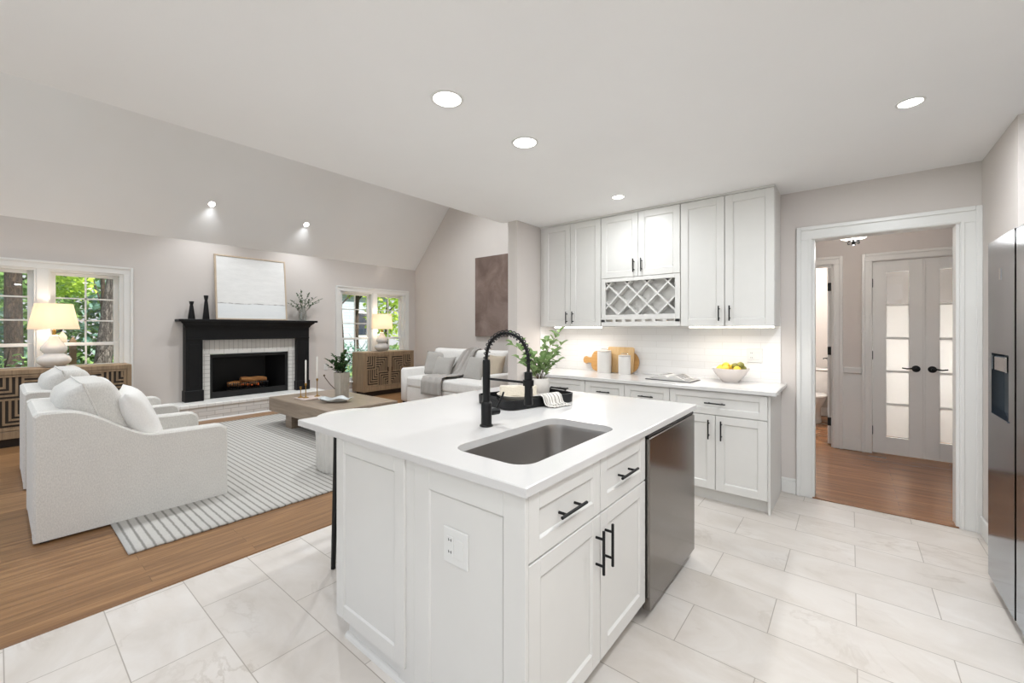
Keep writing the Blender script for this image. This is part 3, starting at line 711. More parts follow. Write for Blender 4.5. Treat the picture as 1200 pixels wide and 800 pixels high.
# ------------------------------------------------------------------ upper cabinets
UF = 3.81; FU = FYn(UF); UB = 1.38; UT = 2.462
def upper(x0, x1, z0, label, doors, handle_z, yb=UF):
    t = E('wall_cabinet', ((x0+x1)/2, YK, z0), label, 'cabinet', 'white wall cabinets')
    MB().box(x0, UF, z0, x1, YK-.012, UT).build('carcass', m_cab, t)
    for a, b, h in doors:
        d = shaker(FU, a, b, z0+.002, UT-.004, 0, .02, .06).build('door', m_cab, t); pull(FU, h, handle_z, .125, True, .02, d)
    return t
t = upper(-2.674, -1.935, UB, 'tall white two-door wall cabinet in the left kitchen corner', [(-2.625, -2.287, -2.322), (-2.283, -1.938, -2.248)], 1.475)
upper(-1.933, -1.166, 1.852, 'short white two-door wall cabinet above the wine rack', [(-1.930, -1.552, -1.588), (-1.548, -1.169, -1.512)], 1.955)
upper(-1.164, -.457, UB, 'tall white two-door wall cabinet at the right end of the run', [(-1.161, -.813, -.85), (-.808, -.460, -.77)], 1.487)
tag(MB().box(-2.672, UF-.023, UT, -.455, YK-.01, HC-.0005, .002).build('cabinet_filler', m_cab), 'white filler strip between the wall cabinets and the ceiling', 'trim strip')
# wine rack
t = E('wine_rack', (-1.55, YK, 1.42), 'white wall unit with diagonal wine lattice and stemware slots below', 'wine rack')
x0, x1, z0, z1 = -1.931, -1.168, 1.42, 1.850
m = MB().box(x0, UF, z0, x0+.018, YK-.012, z1).box(x1-.018, UF, z0, x1, YK-.012, z1).box(x0+.018, UF, z1-.018, x1-.018, YK-.012, z1).box(x0+.018, UF, z0+.045, x1-.018, YK-.012, z0+.06).box(x0+.018, UF+.09, z0+.06, x1-.018, UF+.10, z1-.018)
m.mbox(FU, x0, x0+.045, 0, .018, z0, z1, .002); m.mbox(FU, x1-.045, x1, 0, .018, z0, z1, .002); m.mbox(FU, x0+.045, x1-.045, 0, .018, z1-.035, z1, .002); m.mbox(FU, x0+.045, x1-.045, 0, .018, z0+.028, z0+.075, .002)
m.build('carcass', m_cab, t)
lx0, lx1, lz0, lz1 = x0+.04, x1-.04, z0+.07, z1-.03
lat = MB(); P = (lx1-lx0)/3.55; wb = .014
def clip_bar(sgn, c):
    # line z = lz0 + sgn*(x-c); clipped to the rectangle
    xa = [c, c+sgn*(lz1-lz0)]; a, b = min(xa), max(xa); a, b = max(a, lx0), min(b, lx1)
    if b-a < .01: return
    za, zb = lz0+sgn*(a-c), lz0+sgn*(b-c); d = wb/2*math.sqrt(2)
    poly = [(a, za-d), (b, zb-d), (b, zb+d), (a, za+d)]
    lat.prism(poly, 'y', UF+.004 if sgn > 0 else UF+.0045, UF+.085)
for k in range(-3, 7):
    clip_bar(1, lx0-.07+k*P); clip_bar(-1, lx0-.07+k*P+.01)
lat.build('lattice', m_cab, t)
st = MB().box(x0+.001, UF-.018, z0-.036, x1-.001, UF, z0+.006, .002).box(x0+.02, UF+.001, z0-.03, x1-.02, UF+.012, z0+.004)
n = 7; w = (lx1-lx0)/n
st.box(x0+.001, UF-.018, z0+.006, lx0+.012, UF, z0+.0275).box(lx1-.012, UF-.018, z0+.006, x1-.001, UF, z0+.0275)
for k in range(1, n): c = lx0+k*w; st.box(c-.016, UF-.018, z0+.006, c+.016, UF, z0+.0275)
for k in range(n+1): c = lx0+k*w; st.box(c-.010, UF+.013, z0-.002, c+.010, YK-.03, z0+.006)
st.build('stemware_rail', m_cab, t)
# LED strips under the wall cabinets
for k, (a, b, lab) in enumerate(((-2.50, -1.945, 'lit LED strip under the left corner wall cabinet'), (-1.10, -.465, 'lit LED strip under the right end wall cabinet'))):
    t = E('led_strip', ((a+b)/2, UF+.03, UB), lab, 'light', 'under-cabinet lights')
    MB().box(a, UF+.01, UB-.012, b, UF+.035, UB-.001, .002).build('diffuser', m_led, t)
    lamp('led_glow', 'AREA', ((a+b)/2, UF+.06, UB-.015), 1.9, (1, .95, .88), b-a, t, shape='RECTANGLE', size_y=.02, rot=(R(-12), 0, 0))
outlet('power_outlet', FYn(YK-.0106), -.645, 1.128, 'white wide outlet plate on the tiled backsplash', True)

# ------------------------------------------------------------------ refrigerator
FRX = .57; FF = lambda u, d, z: (FRX-d, u, z)
t = E('refrigerator', (1.0, 2.85, 0), 'stainless steel side-by-side refrigerator with water dispenser in the wall alcove', 'refrigerator')
MB().box(FRX+.075, 2.39, .03, 1.40, 3.325, 1.775, .004).build('body', simple('grey_fridge_case', '55524f', .5), t)
MB().box(FRX+.08, 2.41, 0, 1.3, 3.31, .03).build('base_grille', m_darkplastic, t)
dz0, dz1, dy0, dy1 = .92, 1.235, 2.965, 3.268
y0, y1, Z0, Z1 = 2.868, 3.335, .055, 1.81
m = MB(); wall_cells(m, 'x', FRX, FRX+.07, y0, y1, Z0, Z1, [(dy0, dy1, dz0, dz1)])
d1 = m.build('door', m_steel, t, smooth=0)
m = MB().box(FRX+.045, dy0, dz0, FRX+.068, dy1, dz1); m.build('dispenser', m_darkplastic, d1)
MB().box(FRX+.004, dy0+.08, dz1-.09, FRX+.045, dy1-.03, dz1-.012, .006).build('dispenser_spout', m_chrome, d1)
MB().prism([(FRX-.004, dz0), (FRX+.045, dz0), (FRX+.045, dz0+.014), (FRX-.004, dz0+.006)], 'y', dy0, dy1).build('drip_tray', m_steel, d1)
MB().box(FRX+.0, y0, Z0, FRX+.07, y0+.004, Z1).build('handle_groove', m_darkplastic, d1)
MB().box(FRX, 2.385, Z0, FRX+.07, 2.852, Z1, .006).build('door', m_steel, t, smooth=35)
MB().box(FRX-.0015, 3.09, 1.60, FRX, 3.12, 1.655).build('badge', m_chrome, d1)

# ------------------------------------------------------------------ recessed ceiling lights
def can(loc, r, nrm, label, energy, group='recessed ceiling lights', spread=180):
    t = E('recessed_light', loc, label, 'light', group)
    rot = Vector((0, 0, -1)).rotation_difference(Vector(nrm)).to_matrix().to_4x4(); T = Matrix.Translation(loc) @ rot
    MB().lathe([(r*.80, -.003), (r*.84, .004), (r, .004), (r*1.02, .0), (r*1.0, -.003)], n=32, cap0=False, cap1=False).xform(Matrix.Translation(loc) @ rot @ Matrix.Rotation(PI, 4, 'X')).build('trim_ring', m_trim, t)
    MB().lathe([(r*.82, .001), (r*.5, .003), (.001, .0035)], n=32, cap0=False).xform(Matrix.Translation(loc) @ rot @ Matrix.Rotation(PI, 4, 'X')).build('lens', m_light, t)
    p = Vector(loc)+Vector(nrm)*.012
    if abs(nrm[2]) > .99:
        o = lamp('bulb', 'AREA', p, energy, (.92, .965, 1.0), r*1.5, t); o.data.spread = R(spread)
    else:                                        # a can in a slope: its lamp hangs straight down
        o = lamp('bulb', 'SPOT', Vector(loc)+Vector(nrm)*.03, energy*spread/25*2.1, (.92, .965, 1.0), .03, t); o.data.spot_size = R(spread); o.data.spot_blend = .8
    return t
for loc, r_, w_, lab in (((-1.53, 1.386), .08, .66, 'recessed ceiling light nearest the camera above the island'), ((-1.525, 2.005), .08, .66, 'recessed ceiling light second from the camera above the island'),
                 ((-1.536, 3.33), .056, .5, 'recessed ceiling light in front of the wine rack cabinets'), ((.23, 2.852), .056, 1.25, 'recessed ceiling light at the right, before the cased opening')):
    can((loc[0], loc[1], HC), r_, (0, 0, -1), lab, KCAN*w_)
for loc in ((.45, 1.65), (.23, .35), (1.05, -.3), (.2, -1.1)):  # unseen fill cans added out of frame to brighten kitchen and island
    can((loc[0], loc[1], HC), .078, (0, 0, -1), 'unseen ceiling light added out of frame as kitchen fill', EXTRA*(.7 if loc[1] > 1 else 1), 'added fill lights out of frame')
ns = Vector((mm_, 0, -1)).normalized()
for y, x, lab in ((2.034, -7.43, 'small recessed light in the sloped ceiling above the mantel art, left one'), (3.444, -7.456, 'small recessed light in the sloped ceiling right of the mantel art')):
    can((x, y, HW+mm_*(x-XL)), .05, ns, lab, 2.3, 'lights in the sloped ceiling', 125)
for (x, y, w_) in ((-5.2, .2, .7), (-5.2, 2.6, .9), (-5.2, 4.5, 1.4), (-5.0, -1.6, .5)):  # unseen cans added to brighten the sofa end and living room floor
    z = zr+(HC+.4-zr)*(x-xr_)/(XK-xr_); n2 = Vector((-(zr-HC-.4), 0, -(XK-xr_))).normalized()
    can((x, y, z), .06, n2, 'unseen light added in the hidden ceiling slope to brighten the living room', LFILL*w_, 'added fill lights in the hidden slope', 115)

# ------------------------------------------------------------------ hall things
t = E('ceiling_light', (.02, 5.1, 2.46), 'hall ceiling light with lit white bowl and dark bronze finial', 'light')
MB().lathe([(.075, 0), (.075, -.012), (.03, -.03), (.014, -.035), (.014, -.16)], (.02, 5.1, 2.46), 24).build('canopy', m_black, t)
MB().lathe([(.165, -.10), (.160, -.115), (.135, -.155), (.09, -.19), (.045, -.205), (.04, -.202), (.085, -.184), (.128, -.15), (.152, -.112), (.158, -.10)], (.02, 5.1, 2.40), 32, False, False).build('glass_bowl', m_bowllight, t)
m = MB().lathe([(.045, -.205), (.05, -.212), (.03, -.222), (.012, -.228), (.014, -.238), (.02, -.246), (.014, -.254), (.004, -.258)], (.02, 5.1, 2.40), 20)
for k in range(3):
    a = 2*PI*k/3+.5; m.tube([(.02+.03*math.cos(a), 5.1+.03*math.sin(a), 2.190), (.02+.05*math.cos(a), 5.1+.05*math.sin(a), 2.175), (.02+.045*math.cos(a), 5.1+.045*math.sin(a), 2.162), (.02+.03*math.cos(a), 5.1+.03*math.sin(a), 2.166)], .005, 8)
m.build('finial', m_black, t)
lamp('bulb', 'POINT', (.02, 5.1, 2.30), 4.5, (1, .97, .93), .06, t)
lamp('bulb', 'POINT', (.02, 5.1, 2.10), 4, (1, .97, .93), .05, t)
# unseen fill lamps added to brighten bathroom and closet, shaped as flush fittings
for (x, y, e, lab) in ((-.75, 7.0, 60, 'unseen ceiling light added to brighten the bathroom'), (.62, 7.1, 3, 'unseen ceiling light added to brighten the room behind the french doors')):
    t = E('room_fill_light', (x, y, 2.46), lab, 'light'); MB().lathe([(.12, 0), (.12, -.03), (.09, -.05), (.02, -.06)], (x, y, 2.46), 24).build('diffuser', m_bowllight, t)
    lamp('bulb', 'POINT', (x, y, 2.3), e, (.95, .97, 1), .1, t)
t = E('pane_fill_lamp', (.6, 7.15, 0), 'unseen lamp added behind the french doors to backlight their frosted panes', 'lamp')  # added unseen lamp that makes the frosted panes bright
MB().lathe([(.13, 0), (.13, .02), (.012, .03), (.012, .85)], (.6, 7.15, 0), 24).build('stand', m_black, t)
MB().lathe([(.10, .84), (.13, .98), (.10, 1.12), (.02, 1.14)], (.6, 7.15, 0), 24).build('globe', m_bowllight, t)
lamp('bulb', 'POINT', (.6, 6.95, 1.0), 40, (.94, .97, 1), .10, t)
# toilet
tx, ty = -.45, 7.9
t = E('toilet', (tx, ty, 0), 'white toilet seen through the bathroom doorway', 'toilet')
def oval(cx, cy, a, b, z, n=28): return [(cx+a*math.cos(2*PI*j/n), cy+b*math.sin(2*PI*j/n)*(1.0 if math.sin(2*PI*j/n) < 0 else .85), z) for j in range(n)]
cy = ty-.42
MB().ring_loft([oval(tx, cy+.12, .12, .24, 0), oval(tx, cy+.12, .115, .23, .05), oval(tx, cy+.10, .11, .22, .2), oval(tx, cy+.03, .16, .25, .3), oval(tx, cy, .185, .27, .36), oval(tx, cy, .19, .275, .385), oval(tx, cy, .14, .21, .388), oval(tx, cy, .10, .16, .28)], True, True).build('bowl', m_ceramic, t, smooth=60)
MB().ring_loft([oval(tx, cy, .19, .275, .389), oval(tx, cy, .195, .28, .40), oval(tx, cy, .19, .275, .412), oval(tx, cy, .18, .26, .416)], True, True).build('seat_lid', m_ceramic, t)
m = MB().ring_loft([[(x, y, z) for x, y in rrect(tx-w, tx+w, ty-.10, ty+.115, .03, 4)] for z, w in ((.39, .19), (.42, .20), (.72, .225))]); m.build('tank', m_ceramic, t)
MB().box(tx-.235, ty-.11, .722, tx+.235, ty+.12, .755, .012).build('tank_lid', m_ceramic, t)
MB().tube([(tx-.14, ty-.10, .66), (tx-.14, ty-.12, .66), (tx-.08, ty-.125, .655)], .008, 8).build('flush_lever', m_chrome, t)

# ------------------------------------------------------------------ foliage helper
def leaf_at(m, p, d, up, L, w, fold=.25):
    d = d.normalized(); sdir = d.cross(up).normalized() if d.cross(up).length > 1e-4 else Vector((1, 0, 0)); n = sdir.cross(d)
    h = n*(w*fold); tip = p+d*L-n*(L*.12)
    m.add([p, p+d*L*.35+sdir*w*.5+h, p+d*L*.72+sdir*w*.4+h*.8, tip, p+d*L*.72-sdir*w*.4+h*.8, p+d*L*.35-sdir*w*.5+h, p+d*L*.4, p+d*L*.72], [(0, 1, 6), (1, 2, 7, 6), (2, 3, 7), (0, 6, 5), (5, 6, 7, 4), (4, 7, 3)])
def spray(stems, lvs, base, tip, rnd, nleaf, L, w, r=.0022, sag=.0, start=.3, mid=None):
    b, e = Vector(base), Vector(tip); c = (b+e)/2+Vector((0, 0, .25*(e-b).length)) if mid is None else Vector(mid)
    pts = []
    for i in range(9):
        f = i/8; pts.append(b*(1-f)**2+c*2*f*(1-f)+e*f*f-Vector((0, 0, sag*f*f)))
    stems.tube(pts, [r*(1-.6*i/8) for i in range(9)], 5)
    for k in range(nleaf):
        f = start+(1-start)*(k+.5)/nleaf; i = min(7, int(f*8)); p = pts[i].lerp(pts[i+1], f*8-i); tg = (pts[i+1]-pts[i]).normalized()
        a = rnd.uniform(0, 2*PI); side = Vector((math.cos(a), math.sin(a), rnd.uniform(-.2, .5))).normalized()
        s = rnd.uniform(.7, 1.15); leaf_at(lvs, p, (tg*.6+side).normalized(), Vector((rnd.uniform(-.4, .4), rnd.uniform(-.4, .4), 1)), L*s, w*s)
    leaf_at(lvs, pts[-1], (pts[-1]-pts[-2]), Vector((0, .2, 1)), L, w)

# ------------------------------------------------------------------ things on the island
TM = Matrix.Translation((-1.5625, 2.07, ZT)) @ Matrix.Rotation(R(-13.1), 4, 'Z')     # local y = long axis
t = E('serving_tray', (-1.5625, 2.07, ZT), 'black rectangular serving tray with rounded corners on the island', 'tray')
def rz(x, y, r, z): return [(a, b, z) for a, b in rrect(-x, x, -y, y, r, 6)]
m = MB().ring_loft([rz(.160, .252, .05, 0.001), rz(.172, .264, .06, .004), rz(.174, .266, .06, .055), rz(.166, .258, .055, .056), rz(.163, .255, .052, .012), rz(.15, .24, .05, .010)]); m.xform(TM); m.build('tray_body', m_black, t, smooth=40)
for s in (-1, 1):
    m = MB().tube([(-.07, s*.262, .050), (-.07, s*.275, .062), (.07, s*.275, .062), (.07, s*.262, .050)], .006, 8); m.xform(TM); m.build('handle', m_black, t)
pc = TM @ Vector((-.03, .135, .012))
t = E('plant_pot', tuple(pc), 'cream ceramic pot of leafy eucalyptus stems at the far end of the black tray', 'potted plant')
MB().lathe([(.045, 0), (.058, .01), (.066, .05), (.064, .10), (.058, .125), (.053, .125), (.058, .09), (.058, .06), (.05, .04)], tuple(pc), 28).build('pot', m_ceramic, t)
rnd = random.Random(5); st = MB(); lv = MB()
CR = Vector((.777, .629, 0)); CD = Vector((-.629, .777, 0))
for (r_, d_, z_, n_, lw) in ((-.17, .02, .36, 11, 1), (-.13, -.03, .27, 10, 1), (-.05, .05, .30, 12, 1), (.02, -.02, .27, 12, 1.1), (.13, .0, .44, 12, .9), (.15, .04, .36, 10, .9), (.09, -.04, .30, 12, 1.1), (.12, .02, .25, 9, 1), (-.16, .05, .42, 9, .8), (.05, .08, .38, 9, .9), (-.09, .08, .22, 9, 1)):
    e = pc+CR*r_+CD*d_+Vector((0, 0, z_-.02)); b = pc+Vector((rnd.uniform(-.02, .02), rnd.uniform(-.02, .02), .06))
    spray(st, lv, b, e, rnd, int(n_*.95), .058*lw, .050*lw, .0025, 0, .30, mid=pc+CR*r_*.25+CD*d_*.3+Vector((0, 0, z_*.75)))
st.build('stem', m_stem, t); lv.build('leaves', m_leaf_e, t)
bc = TM @ Vector((.01, -.075, .0125))
t = E('stoneware_bowl', tuple(bc), 'shallow cream stoneware bowl inside the black tray', 'bowl')
MB().lathe([(.055, 0), (.06, .004), (.10, .022), (.125, .045), (.128, .05), (.124, .051), (.098, .028), (.06, .010), (.01, .008)], tuple(bc), 40).build('bowl_body', simple('cream_stoneware', 'd8cfc2', .5, var=.04), t)
t = E('rolled_cloth', tuple(bc+Vector((0, 0, .05))), 'rolled cream linen cloth lying across the bowl in the tray', 'cloth')
ax = CR; pr = []; cc = bc+Vector((0, 0, .076))-CR*.0
m = MB(); rings = []
for i in range(15):
    f = i/14; p = cc+ax*(f-.5)*.215; ring = []
    for j in range(24):
        a = 2*PI*j/24; rr = .027*(1+.05*math.sin(3*a+f*4)+.03*math.sin(7*a)); ring.append(p+CD*math.cos(a)*rr+Vector((0, 0, 1))*math.sin(a)*rr*.92)
    rings.append(ring)
m.ring_loft(rings); m.build('roll', fabric('cream_linen', 'd3cabb', bump=.3), t, smooth=70)
m = MB(); P = []
for i in range(12):
    f = i/11; row = []
    for j in range(8):
        g = j/7; row.append(cc+ax*(f-.5)*.22+CD*(-.031-.040*g)+Vector((0, 0, .02-.055*g+.004*math.sin(f*14+g*2))))
    P.append(row)
m.grid(P); m.build('loose_fold', fabric('cream_linen_fold', 'c8bead', bump=.3), t, thick=.004, smooth=70)
# striped napkin draped over the tray rim (camera side)
t = E('striped_napkin', tuple(TM @ Vector((.174, .02, .03))), 'white and grey striped napkin draped over the near rim of the black tray', 'napkin')
m_nap = stripes('striped_napkin_cloth', 'e3dfd9', '8d857d', .024, .18, 'Y', .1)
prof = [(.075, .030), (.10, .045), (.13, .058), (.160, .0645), (.174, .066), (.186, .060), (.192, .045), (.197, .026), (.207, .010), (.228, .0055), (.252, .0045)]
for k, (w0, w1, dz, name) in enumerate(((-.075, .075, 0, 'lower_fold'), (-.055, .068, .0055, 'upper_fold'))):
    P = []
    for i, (x, z) in enumerate(prof if k == 0 else prof[1:-1]):
        row = []
        for j in range(13):
            g = j/12; y = w0+(w1-w0)*g; q = (x-.17)*.38
            row.append(TM @ Vector((x+(.006 if x > .19 and z > .012 else 0)*k+.003*math.sin(g*9+k), y+.035+q*.9, z+dz+.002*abs(math.sin(g*11+x*40)))))
        P.append(row)
    MB().grid(P).build(name, m_nap, t, thick=.004, smooth=70)

# ------------------------------------------------------------------ things on the wall worktop
def canister(x, y, r, h, label):
    t = E('canister', (x, y, ZT), label, 'canister', 'ceramic canisters on the worktop')
    MB().lathe([(r*.96, 0), (r, .006), (r, h-.012), (r*.97, h-.010), (r*.93, h-.010)], (x, y, ZT), 32).build('jar', simple('white_canister', 'dad7d3', .45, var=.02), t)
    MB().lathe([(r*.93, h-.009), (r*1.0, h-.006), (r*1.0, h+.002), (r*.9, h+.006), (.01, h+.008)], (x, y, ZT), 32).build('lid', simple('canister_lid', 'c9c2bc', .4, var=.03), t)
    m = MB().tube([(x-.035, y, ZT+h+.005), (x-.03, y, ZT+h+.022), (x+.03, y, ZT+h+.022), (x+.035, y, ZT+h+.005)], .003, 8); m.build('knob', m_chrome, t)
canister(-1.985, 3.97, .072, .225, 'taller white canister in front of the cutting boards')
canister(-1.755, 3.95, .060, .185, 'smaller white canister in front of the cutting boards')
def lean(mb, y0, ang): return mb.xform(Matrix.Translation((0, y0, ZT)) @ Matrix.Rotation(R(ang), 4, 'X'))
t = E('cutting_board', (-1.84, 4.06, ZT), 'rectangular honey wood cutting board leaning upright behind the canisters', 'cutting board')
m = MB(); P = [(a, b) for a, b in rrect(-1.99, -1.705, .002, .268, .02, 5)]; m.prism(P, 'y', -.009, .009)
lean(m, 4.036, -9).build('board', m_board1, t)
t = E('paddle_board', (-1.97, 4.09, ZT), 'wooden paddle cutting board on its side, handle pointing left, behind the square board', 'cutting board')
m = MB(); P = [(-1.755+.09*math.cos(R(a))-.0, .11+.108*math.sin(R(a))) for a in range(-90, 91, 15)]
P += [(-2.14, .218), (-2.175, .205), (-2.195, .17), (-2.20, .145), (-2.24, .143), (-2.262, .155), (-2.29, .145), (-2.30, .115), (-2.29, .085), (-2.262, .073), (-2.24, .085), (-2.20, .083), (-2.195, .05), (-2.175, .015), (-2.14, .002)]
m.prism(P, 'y', -.008, .008); lean(m, 4.082, -9).build('board', m_board2, t)
# open book
BM = Matrix.Translation((-1.235, 3.80, ZT)) @ Matrix.Rotation(R(-4), 4, 'Z')
t = E('open_book', (-1.235, 3.80, ZT), 'open book lying face up on the white worktop', 'book')
for s, nm in ((-1, 'left_page_block'), (1, 'right_page_block')):
    top = []
    for i in range(11):
        f = i/10; top.append((s*f*.185, .012+.044*math.sin(PI*min(1, f*1.15+.12))**1.0*(1-f*.55)))
    poly = [(x, z) for x, z in top]+[(s*.187, .004), (0, .004)]
    m = MB().prism(poly, 'y', -.11, .11); m.xform(BM); m.build('pages', m_paper, t, smooth=40)
    P = [[(x*.93+s*.006, y, z+.0012) for y in (-.09, .09)] for x, z in top[1:]]; m = MB().grid(P); m.xform(BM); m.build('shaded_print_side', m_shaded_print, t, thick=.0006)
MB().box(-.20, -.125, .0005, .20, .12, .0055).xform(BM).build('cover', simple('book_cover', '3f3d3c', .6), t)
# fruit bowl
bx, by = -.80, 3.955
t = E('fruit_bowl', (bx, by, ZT), 'white footed bowl of fruit at the right end of the worktop', 'bowl')
MB().lathe([(.06, 0), (.062, .006), (.07, .012), (.115, .065), (.143, .113), (.145, .12), (.139, .12), (.11, .068), (.065, .02), (.01, .016)], (bx, by, ZT), 40).build('bowl_body', simple('blush_white_glaze', 'e6ddd7', .25, var=.02, coat=.3), t)
rnd = random.Random(3)
def fruit(name, c, r, mat, lab, cat, kind):
    m = MB(); n = 16; prof = []
    for i in range(13):
        a = -PI/2+PI*i/12; rr = r*math.cos(a); z = r*1.05*math.sin(a)
        if kind == 'lemon': z *= 1.18+.12*abs(math.sin(a))**6
        prof.append((max(rr, .001), z))
    m.lathe(prof, (0, 0, 0), 16); m.xform(Matrix.Translation(c) @ Matrix.Rotation(rnd.uniform(0, 3), 4, 'Z') @ Matrix.Rotation(rnd.uniform(.9, 1.9), 4, 'X'))
    o = m.build(name, mat); tag(o, lab, cat, 'fruit in the bowl'); return o
for k, (dx, dy, dz) in enumerate(((-.075, -.03, .105), (-.045, .06, .105), (-.03, -.075, .112), (-.085, .045, .108), (-.035, -.005, .135), (.01, .05, .12))):
    fruit('lemon', (bx+dx, by+dy, ZT+dz), .031, m_lemon, 'yellow lemon heaped in the left of the white fruit bowl', 'fruit', 'lemon')
for k, (dx, dy, dz) in enumerate(((.06, -.045, .112), (.09, .015, .115), (.04, .0, .135), (.055, .065, .12), (.078, -.012, .145))):
    fruit('green_fruit', (bx+dx, by+dy, ZT+dz), .029, [m_kiwi, m_lemon][k == 0], 'olive-green fruit heaped in the right of the white fruit bowl' if k else 'golden fruit at the front right of the white fruit bowl', 'fruit', 'round')
# ------------------------------------------------------------------ counter stool tucked under the overhang
t = E('counter_stool', (-2.1, 1.40, 0), 'black counter stool tucked under the island overhang, only one leg showing', 'stool')
for (x, y, dx, dy, zt) in ((-2.264, 1.215, -.018, -.010, .862), (-1.95, 1.25, .03, -.02, .66), (-2.264, 1.575, -.018, .010, .862), (-1.95, 1.56, .03, .02, .66)):
    MB().tube([(x+dx, y+dy, 0), (x, y, .66)]+([(x-.004, y, zt)] if zt > .7 else []), [.013, .017]+([.013] if zt > .7 else []), 10).build('leg', m_black, t)
MB().box(-2.278, 1.222, .79, -2.262, 1.568, .855, .004).build('backrest', m_black, t)
MB().box(-2.255, 1.235, .66, -1.92, 1.56, .70, .012).build('seat', m_black, t)
MB().tube([(-2.26, 1.225, .25), (-1.94, 1.24, .25)], .008, 8).tube([(-2.27, 1.57, .25), (-1.94, 1.57, .25)], .008, 8).build('footrest', m_black, t)

# ------------------------------------------------------------------ fireplace
t = E('brick_fireplace', (XL, 2.71, 0), 'white painted brick fireplace with black firebox and raised hearth', 'fireplace')
fm = FXp(XL)
m = MB(); m.mbox(fm, 2.0, 2.121, 0, .06, .249, .955); m.mbox(fm, 3.309, 3.42, 0, .06, .249, .955); m.build('side_bricks', m_brickwhite, t)
MB().mbox(fm, 2.0, 3.42, 0, .06, 1.012, 1.19).build('soldier_course', m_brickv, t)
MB().mbox(fm, 2.0, 3.42, 0, .06, .955, 1.012).build('lintel_course', bricks('painted_lintel_brick', 'd9d6d1', 'b4b0aa', .2, .08, 'YZ', .6, .0045, .0, bumps=.5), t)
m = MB().mbox(fm, 1.56, 3.76, .0, .45, 0, .195); m.build('hearth_base', m_brickh, t)
MB().mbox(fm, 1.545, 3.775, .0, .465, .196, .249, .008).build('hearth_cap', m_hearthtop, t)
MB().prism([(XL+.45, 0), (XL+.468, 0), (XL+.464, .012), (XL+.45, .02)], 'y', 1.56, 3.76).build('shoe_moulding', m_trim, t)
m = MB()                          # firebox, tapering back
a, b = 2.12, 3.31; a2, b2 = 2.30, 3.13; d = -.50; z0, z1 = .2495, .95
q = [fm(a, -.001, z0), fm(b, -.001, z0), fm(b, -.001, z1), fm(a, -.001, z1), fm(a2, d, z0), fm(b2, d, z0), fm(b2, d, .86), fm(a2, d, .86)]
m.add(q, [(0, 1, 5, 4), (1, 2, 6, 5), (2, 3, 7, 6), (3, 0, 4, 7), (4, 5, 6, 7)]); m.build('firebox', m_firebox, t, smooth=0)
m = MB(); w = .045
m.mbox(fm, a, a+w, 0, .02, z0, z1); m.mbox(fm, b-w, b, 0, .02, z0, z1); m.mbox(fm, a+w, b-w, 0, .02, z1-.05, z1); m.mbox(fm, a+w, b-w, 0, .02, z0, z0+.10); m.build('firebox_trim', m_firebox, t)
for k in range(9): pass
t = E('fire_grate', (XL-.2, 2.72, .25), 'black iron fire grate inside the fireplace', 'grate')
m = MB()
for k in range(19):
    y = 2.42+k*.033; m.tube([(XL-.32, y, .36), (XL-.12, y, .36), (XL-.085, y, .385), (XL-.075, y, .46)], .006, 6)
for x, z in ((-.3, .352), (-.12, .352), (-.078, .44)): m.tube([(XL+x, 2.41, z), (XL+x, 3.025, z)], .006, 6)
m.build('bars', m_black, t)
for y in (2.45, 2.98): MB().tube([(XL-.12, y, .25), (XL-.12, y, .35)], .009, 6).tube([(XL-.3, y, .25), (XL-.3, y, .35)], .009, 6).build('leg', m_black, t)
m_log = wood('fire_log_bark', '3c2417', '8a5a30', 'c79250', 'Y', None, .8, grain=2.0)
for k, (p, q_, r, lab) in enumerate((((-.22, 2.44, .42), (-.16, 2.86, .425), .045, 'fire log at the left front of the grate'), ((-.17, 2.62, .49), (-.18, 3.02, .47), .05, 'thick fire log lying on top at the right of the grate'), ((-.28, 2.55, .43), (-.28, 3.0, .43), .045, 'fire log at the back of the grate'))):
    pts = [Vector((XL, 0, 0))+Vector(p).lerp(Vector(q_), i/6)+Vector((0, 0, .008*math.sin(i*1.7+k))) for i in range(7)]
    tag(MB().tube(pts, [r*.9, r, r*1.05, r, r*.95, r, r*.85], 12).build('fire_log', m_log), lab, 'log', 'logs in the fireplace')
emb = MB(); rnd = random.Random(2)
for k in range(26): emb.ell((XL-.2+rnd.uniform(-.08, .06), rnd.uniform(2.55, 2.9), .385+rnd.uniform(0, .03)), (.02, .025, .012), 6, 5)
tag(emb.build('embers', emit('ember_glow', 'b5501a', .35)), 'faint orange glowing embers under the fire logs', 'embers', kind='stuff')
# mantel
t = E('fireplace_mantel', (XL, 2.72, 0), 'black painted wooden fireplace mantel surround', 'mantel')
for (y0, y1) in ((1.79, 2.005), (3.415, 3.63)):
    m = MB(); m.mbox(fm, y0, y1, 0, .15, .2495, 1.20, .004); m.mbox(fm, y0-.012, y1+.012, .0, .165, .2495, .42, .006); m.mbox(fm, y0+.04, y1-.04, .15, .158, .48, 1.12, .004); m.build('pilaster', m_blackpaint, t)
m = MB(); m.mbox(fm, 1.79, 3.63, 0, .15, 1.19, 1.40, .004); m.mbox(fm, 1.79, 3.63, .15, .162, 1.185, 1.21, .004); m.build('frieze', m_blackpaint, t)
m = MB()
prof = [(0, 1.38), (.155, 1.38), (.165, 1.395), (.17, 1.41), (.19, 1.43), (.215, 1.45), (.225, 1.468), (0, 1.468)]
n = 4
def cornice(o): return [(XL+d, z) for d, z in prof]
rings = []
for yy, s in ((1.79, -1), (3.63, 1)):
    rings.append([(XL+d, yy+s*max(0, d-.15), z) for d, z in prof])
m.ring_loft(rings); m.build('cornice', m_blackpaint, t)
MB().mbox(fm, 1.69, 3.745, 0, .25, 1.468, 1.505, .006).build('shelf', m_blackpaint, t)
ZM = 1.505
